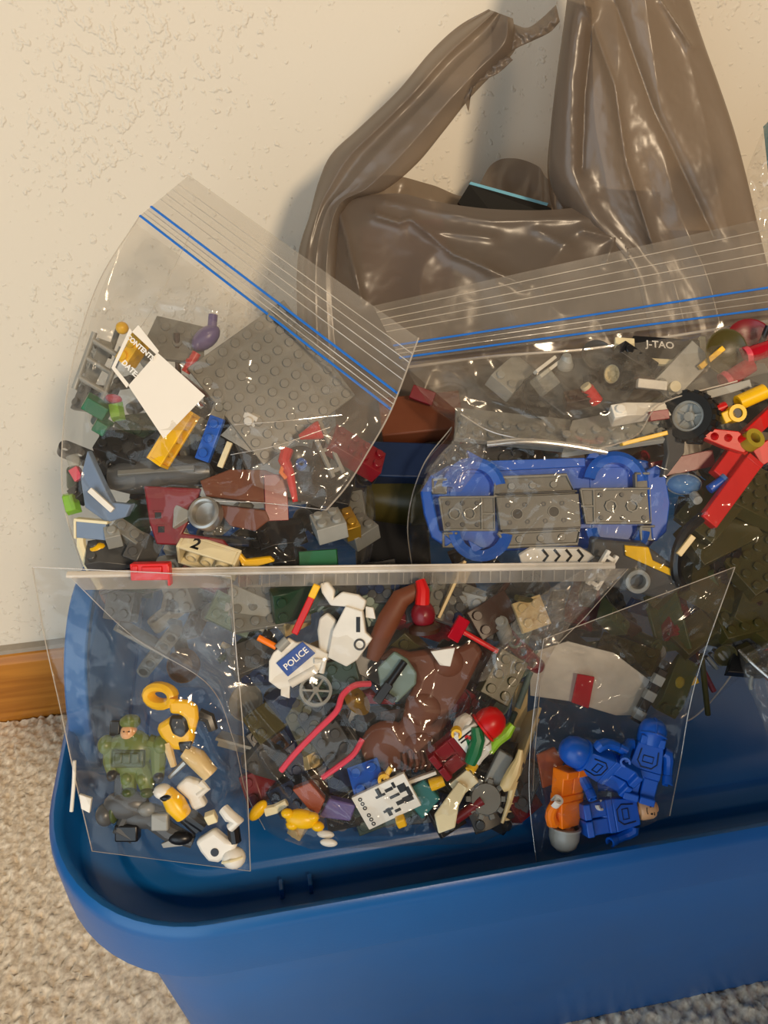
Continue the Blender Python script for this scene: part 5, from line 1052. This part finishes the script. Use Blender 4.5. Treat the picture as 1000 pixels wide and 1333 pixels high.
part(t, 'torso', 'white', MB().prism([g(*p) for p in ((675, 820), (770, 760), (830, 810), (890, 830), (860, 880), (790, 925), (740, 920), (700, 870))], -3, 3), 1.6); part(t, 'hole', 'black', MB().lathe([(0, .2), (1.9, .2), (1.9, -.5)], 16), 0, T(*P(775, 868, 3.1)))
part(t, 'helmet', 'white', MB().ell(P(865, 905, 1), 5.6, 5, 5), 0); part(t, 'helmet_band', 'cream', MB().tube([P(815, 915, 4), P(860, 895, 6.6), P(915, 890, 4)], .7, 6), 0); part(t, 'arm', 'white', MB().tube([P(815, 660, 1), P(850, 690, 3), P(890, 710, 3), P(850, 750, 2)], [2.6, 3, 2.8, 2.2], 10), 0)
part(t, 'leg', 'black', MB().tube([P(860, 760, 0), P(870, 830, 0)], [3, 3], 10), 0)
single(MB().box(0, 0, 0, 5, 5, 4), 'toy_cube', frame(275, 1064, .358, 20, 20), 'cream', 'tiny cream cube between the black legs and the skeleton', 'toy cube', bevel=.5)
rod('toy_spear', [(97, 990, .366), (96, 1020, .366), (93, 1056, .367)], .9, 'white', 'thin white spear along the left seam of the small bag', 'toy spear')
single(MB().prism([(-3, 4), (3, 2), (2, -5), (-2, -3)], -1, 1), 'toy_chip', frame(112, 1044, .366), 'white', 'small white chip near the left seam of the small bag', 'toy chip', bevel=.3)
single(MB().prism([(-6, -2), (6, 3), (4, -3), (-5, -4)], -1, 1), 'toy_chip', frame(227, 1092, .360), 'light_grey', 'pale grey chip under the dark grey soldier', 'toy chip', bevel=.3)

# ================================================================ small right bag: blue troopers
def back_print(t):
    part(t, 'armour_print', 'navy', MB().tube([(-4, 10, 4), (-4.6, 4, 4), (-2.5, 1.5, 4), (2.5, 1.5, 4), (4.6, 4, 4), (4, 10, 4)], .35, 6).tube([(-2.4, 7, 4), (-2.4, 4, 4), (2.4, 4, 4), (2.4, 7, 4), (-2.4, 7, 4)], .3, 6), 0)
minifig(frame(838, 1000, .374, -14, 0, -8), 'blue', 'blue', 'flesh', 'blue trooper figure with a domed helmet standing tallest in the small right bag', 'helmet', 'blue', 'blue', prints=back_print, armrot=(-30, 20), group='blue troopers')
minifig(frame(788, 998, .371, 62, 10, -25), 'blue', 'blue', 'flesh', 'blue trooper with a round helmet lying between the orange one and the tall one', 'dome', 'blue', 'blue', prints=back_print, armrot=(-20, 40), group='blue troopers')
minifig(frame(796, 1060, .372, -84, -8, -10), 'blue', 'blue', 'flesh', 'blue toy figure lying flat with a bare tan face, lowest in the small right bag', None, None, 'blue', armrot=(70, 20), prints=back_print, group='blue troopers')
minifig(frame(738, 1040, .371, 176, 0, -35), 'orange', 'orange', 'flesh', 'orange toy figure upside down with a grey helmet in the small right bag', 'dome', 'light_grey', 'white', armrot=(-20, 10), group='blue troopers')
traced('toy_flag', frame(715, 1002, .381), (715, 1002), .381, [(698, 982), (722, 972), (734, 992), (722, 1020), (706, 1026)], 2, 'rust', 'rust brown flag behind the orange figure', 'toy flag')
traced('frosted_card', frame(765, 880, .395, 0, -5), (765, 880), .395, [(690, 905), (690, 850), (740, 835), (800, 850), (845, 885), (832, 930), (800, 930), (740, 912)], 1.2, 'frosted', 'frosted translucent card behind the blue figures', 'panel', bevel=.2)
traced('red_tile', frame(759, 901, .391, 0), (759, 901), .391, [(752, 877), (774, 881), (766, 922), (744, 914)], 1.6, 'clear_red', 'red see-through tile on the frosted card', 'toy tile', bevel=.3)
t = thing('toy_blaster', frame(845, 905, .389, 62), 'black and pale grey blaster behind the tall blue trooper', 'toy blaster')
part(t, 'barrel', 'black', MB().box(0, 0, 0, 30, 5, 4), .5)
for x in (-11, 0, 9): part(t, 'band', 'light_grey', MB().box(x, 0, .4, 5, 5.4, 4.4), .3)
# ================================================================ the rest of the jumble, deeper in the three large bags
def inside(x, y, poly):
    c = False; n = len(poly)
    for i in range(n):
        (x0, y0), (x1, y1) = poly[i], poly[(i+1) % n]
        if (y0 > y) != (y1 > y) and x < (x1-x0)*(y-y0)/(y1-y0)+x0: c = not c
    return c
def jumble(seed, poly, n, d0, d1, pal, where, marks):
    r = random.Random(seed); seen = set(); pts = []; tries = 0
    xs = [p[0] for p in poly]; ys = [p[1] for p in poly]
    while len(pts) < n and tries < 20000:
        tries += 1
        x, y = r.uniform(min(xs), max(xs)), r.uniform(min(ys), max(ys))
        if not inside(x, y, poly): continue
        if any((x-a)**2+(y-b)**2 < (24 if tries < 8000 else 17)**2 for a, b in pts): continue
        pts.append((x, y))
    for (x, y) in pts:
        for _ in range(400):
            m = r.choice(pal); kind = r.choice(['brick', 'brick', 'plate', 'slope', 'liftarm', 'round brick', 'tile', 'cone', 'bar', 'dish', 'bracket'])
            nx, ny = r.choice([(2, 1), (2, 2), (3, 1), (3, 2), (4, 1), (4, 2)])
            near = min(marks, key=lambda a: (a[0]-x)**2+(a[1]-y)**2)[2]
            key = (m, kind, nx, ny if kind in ('brick', 'plate', 'slope') else 0, near)
            if key not in seen: seen.add(key); break
        dmax = (CAMZ-.294)/-ray(x, y).z
        M = frame(x, y, min(r.uniform(d0, d1), dmax), r.uniform(-90, 90), r.uniform(-50, 25), r.uniform(-40, 40))
        size = {2: 'two', 3: 'three', 4: 'four'}[nx]
        lb = '%s %s%s behind the %s %s' % (CN(m), ('%s by %s ' % ({1: 'one', 2: 'two'}[ny], size)) if kind in ('brick', 'plate', 'slope', 'tile') else {2: 'short ', 3: 'medium ', 4: 'long '}[nx], kind, near, where)
        if len(lb.split()) > 16: lb = lb.replace(' %s %s' % (near, where), ' '+near)
        gname = 'loose pieces '+where
        if kind == 'brick': brick(M, m, nx, ny, 3, lb, group=gname)
        elif kind == 'plate': brick(M, m, nx, ny, 1, lb, 'toy plate', group=gname, name='toy_plate')
        elif kind == 'slope': slope(M, m, nx, ny, 3, lb, group=gname)
        elif kind == 'liftarm': beam(M, m, nx+1, lb, gname)
        elif kind == 'round brick':
            t = thing('toy_round_brick', M, lb, 'toy brick', gname); part(t, 'body', m, MB().lathe([(0, -nx*3), (3.9, -nx*3), (3.9, nx*3), (0, nx*3)], 18), 0); stud(t, 0, 0, nx*3, m)
        elif kind == 'tile': single(MB().box(0, 0, 0, nx*8-.2, ny*8-.2, 3.2), 'toy_tile', M, m, lb, 'toy tile', gname, .4)
        elif kind == 'cone': single(MB().lathe([(0, -nx*2), (4.4, -nx*2), (4.4, -nx*2+2), (2.4, nx*2), (0, nx*2)], 18), 'toy_cone', M, m, lb, 'toy cone', gname, 0)
        elif kind == 'bar': single(MB().cyl((-nx*5, 0, 0), (nx*5, 0, 0), 1.6), 'toy_bar', M, m, lb, 'toy bar', gname, 0)
        elif kind == 'dish': single(MB().lathe([(0, -1), (nx*2, 0), (nx*3, 3), (nx*3.2, 3), (nx*2, -1), (0, -2)], 22), 'toy_dish', M, m, lb, 'toy dish', gname, 0)
        else:
            t = thing('toy_bracket', M, lb, 'toy bracket', gname); part(t, 'plate', m, MB().box(0, 0, 0, nx*8-.2, 7.8, 2), .3); part(t, 'upright', m, MB().box(0, 3.4, nx*2, nx*8-.2, 1.6, nx*4), .3)
jumble(5, [(120, 440), (250, 420), (300, 470), (440, 570), (478, 620), (480, 735), (440, 790), (200, 790), (118, 728), (100, 700), (92, 590), (104, 500)], 62, .416, .438,
       ['black', 'dark_grey', 'black', 'dark_grey', 'grey', 'light_grey', 'dark_green', 'navy', 'dark_brown', 'white', 'dark_red'], 'in the left zip bag',
       [(180, 460, 'write-on label'), (130, 540, 'green block'), (235, 570, 'yellow brick'), (275, 570, 'blue plate'), (350, 500, 'baseplate'), (240, 670, 'dark red bracket'), (330, 640, 'brown panel'), (380, 620, 'red lever'), (430, 695, 'light grey brick'), (140, 640, 'sand blue wing'), (270, 730, 'cream brick'), (150, 720, 'dark grey slope')])
jumble(6, [(600, 540), (640, 490), (760, 460), (1000, 430), (1010, 760), (980, 850), (900, 900), (760, 860), (640, 790), (560, 740), (548, 660)], 84, .424, .446,
       ['black', 'black', 'dark_grey', 'grey', 'light_grey', 'dark_grey', 'olive', 'dark_brown', 'dark_red', 'navy', 'dark_grey'], 'in the right zip bag',
       [(640, 560, 'studded plate'), (800, 560, 'wing plate'), (700, 490, 'clear block'), (800, 487, 'cream wheel'), (870, 455, 'name plate'), (900, 543, 'big tyre'), (960, 527, 'yellow connector'), (950, 640, 'red beams'), (600, 650, 'car front'), (840, 650, 'car rear'), (830, 735, 'boat hull'), (885, 720, 'black track'), (960, 760, 'olive bricks'), (870, 870, 'pearl piece')])
jumble(8, [(700, 830), (880, 760), (1000, 640), (1010, 780), (980, 840), (905, 905), (850, 890), (790, 860)], 26, .42, .436, ['olive', 'olive', 'dark_brown', 'black', 'dark_grey', 'deep_army'], 'deep in the right zip bag',
       [(885, 720, 'black track'), (960, 760, 'olive bricks'), (870, 870, 'pearl piece'), (760, 860, 'frosted card'), (940, 820, 'pointed bag corner')])
jumble(7, [(320, 775), (700, 768), (690, 900), (682, 1030), (600, 1056), (430, 1058), (355, 1030), (318, 960), (300, 860)], 90, .392, .402,
       ['black', 'dark_grey', 'black', 'navy', 'dark_brown', 'olive', 'grey', 'dark_green', 'sand_green', 'light_grey', 'dark_red', 'tan'], 'in the slider bag',
       [(385, 857, 'police bike'), (450, 810, 'white fairing'), (400, 796, 'red stick'), (411, 899, 'cart wheel'), (440, 925, 'long red hose'), (450, 985, 'short red hose'), (550, 900, 'brown animal'), (551, 790, 'red crested head'), (620, 832, 'red hammer'), (600, 970, 'racing driver'), (508, 1040, 'printed tile'), (393, 1066, 'yellow hair'), (585, 1050, 'ivory brick'), (665, 1010, 'tan horn')])
jumble(9, [(150, 752), (300, 752), (300, 880), (245, 880), (178, 825)], 13, .42, .436, ['grey', 'dark_grey', 'tan', 'sand_green', 'dark_brown', 'light_grey'], 'at the foot of the left zip bag',
       [(197, 745, 'red slider'), (240, 920, 'yellow bow'), (165, 950, 'green beret')])
# black fillers put in as the shade of the gap between the two zip bags, and the dresser added unseen behind the viewer to shade the tote
single(MB().box(0, 0, 0, 44, 70, 26), 'shade_filler', frame(512, 730, .462, 3, -15), 'black', 'black case put in as shade of the gap between the two zip bags', 'case', bevel=2)
single(MB().box(0, 0, 0, 30, 60, 26), 'shade_filler', frame(508, 820, .445, 3, -15), 'black', 'black case put in as shade lower in the gap, behind the slider bag', 'case', bevel=2)
dr = thing('shade_dresser', Matrix.Translation((0.655, -0.62, 0)), 'wooden dresser added unseen behind the viewer to shade the tote', 'shade_dresser')
part(dr, 'carcass', OAK, MB().box(0, 0, 417, 760, 400, 826), 3); part(dr, 'top_board', OAK, MB().box(0, 6, 840, 790, 430, 20), 3)
for k in range(4):
    f = part(dr, 'drawer', OAK, MB().box(0, 205, 115+k*195, 720, 16, 182), 3)
    for s in (-200, 200): part(f, 'drawer_knob', 'silver', MB().ell((s, 226, 115+k*195), 14, 14, 14), 0)
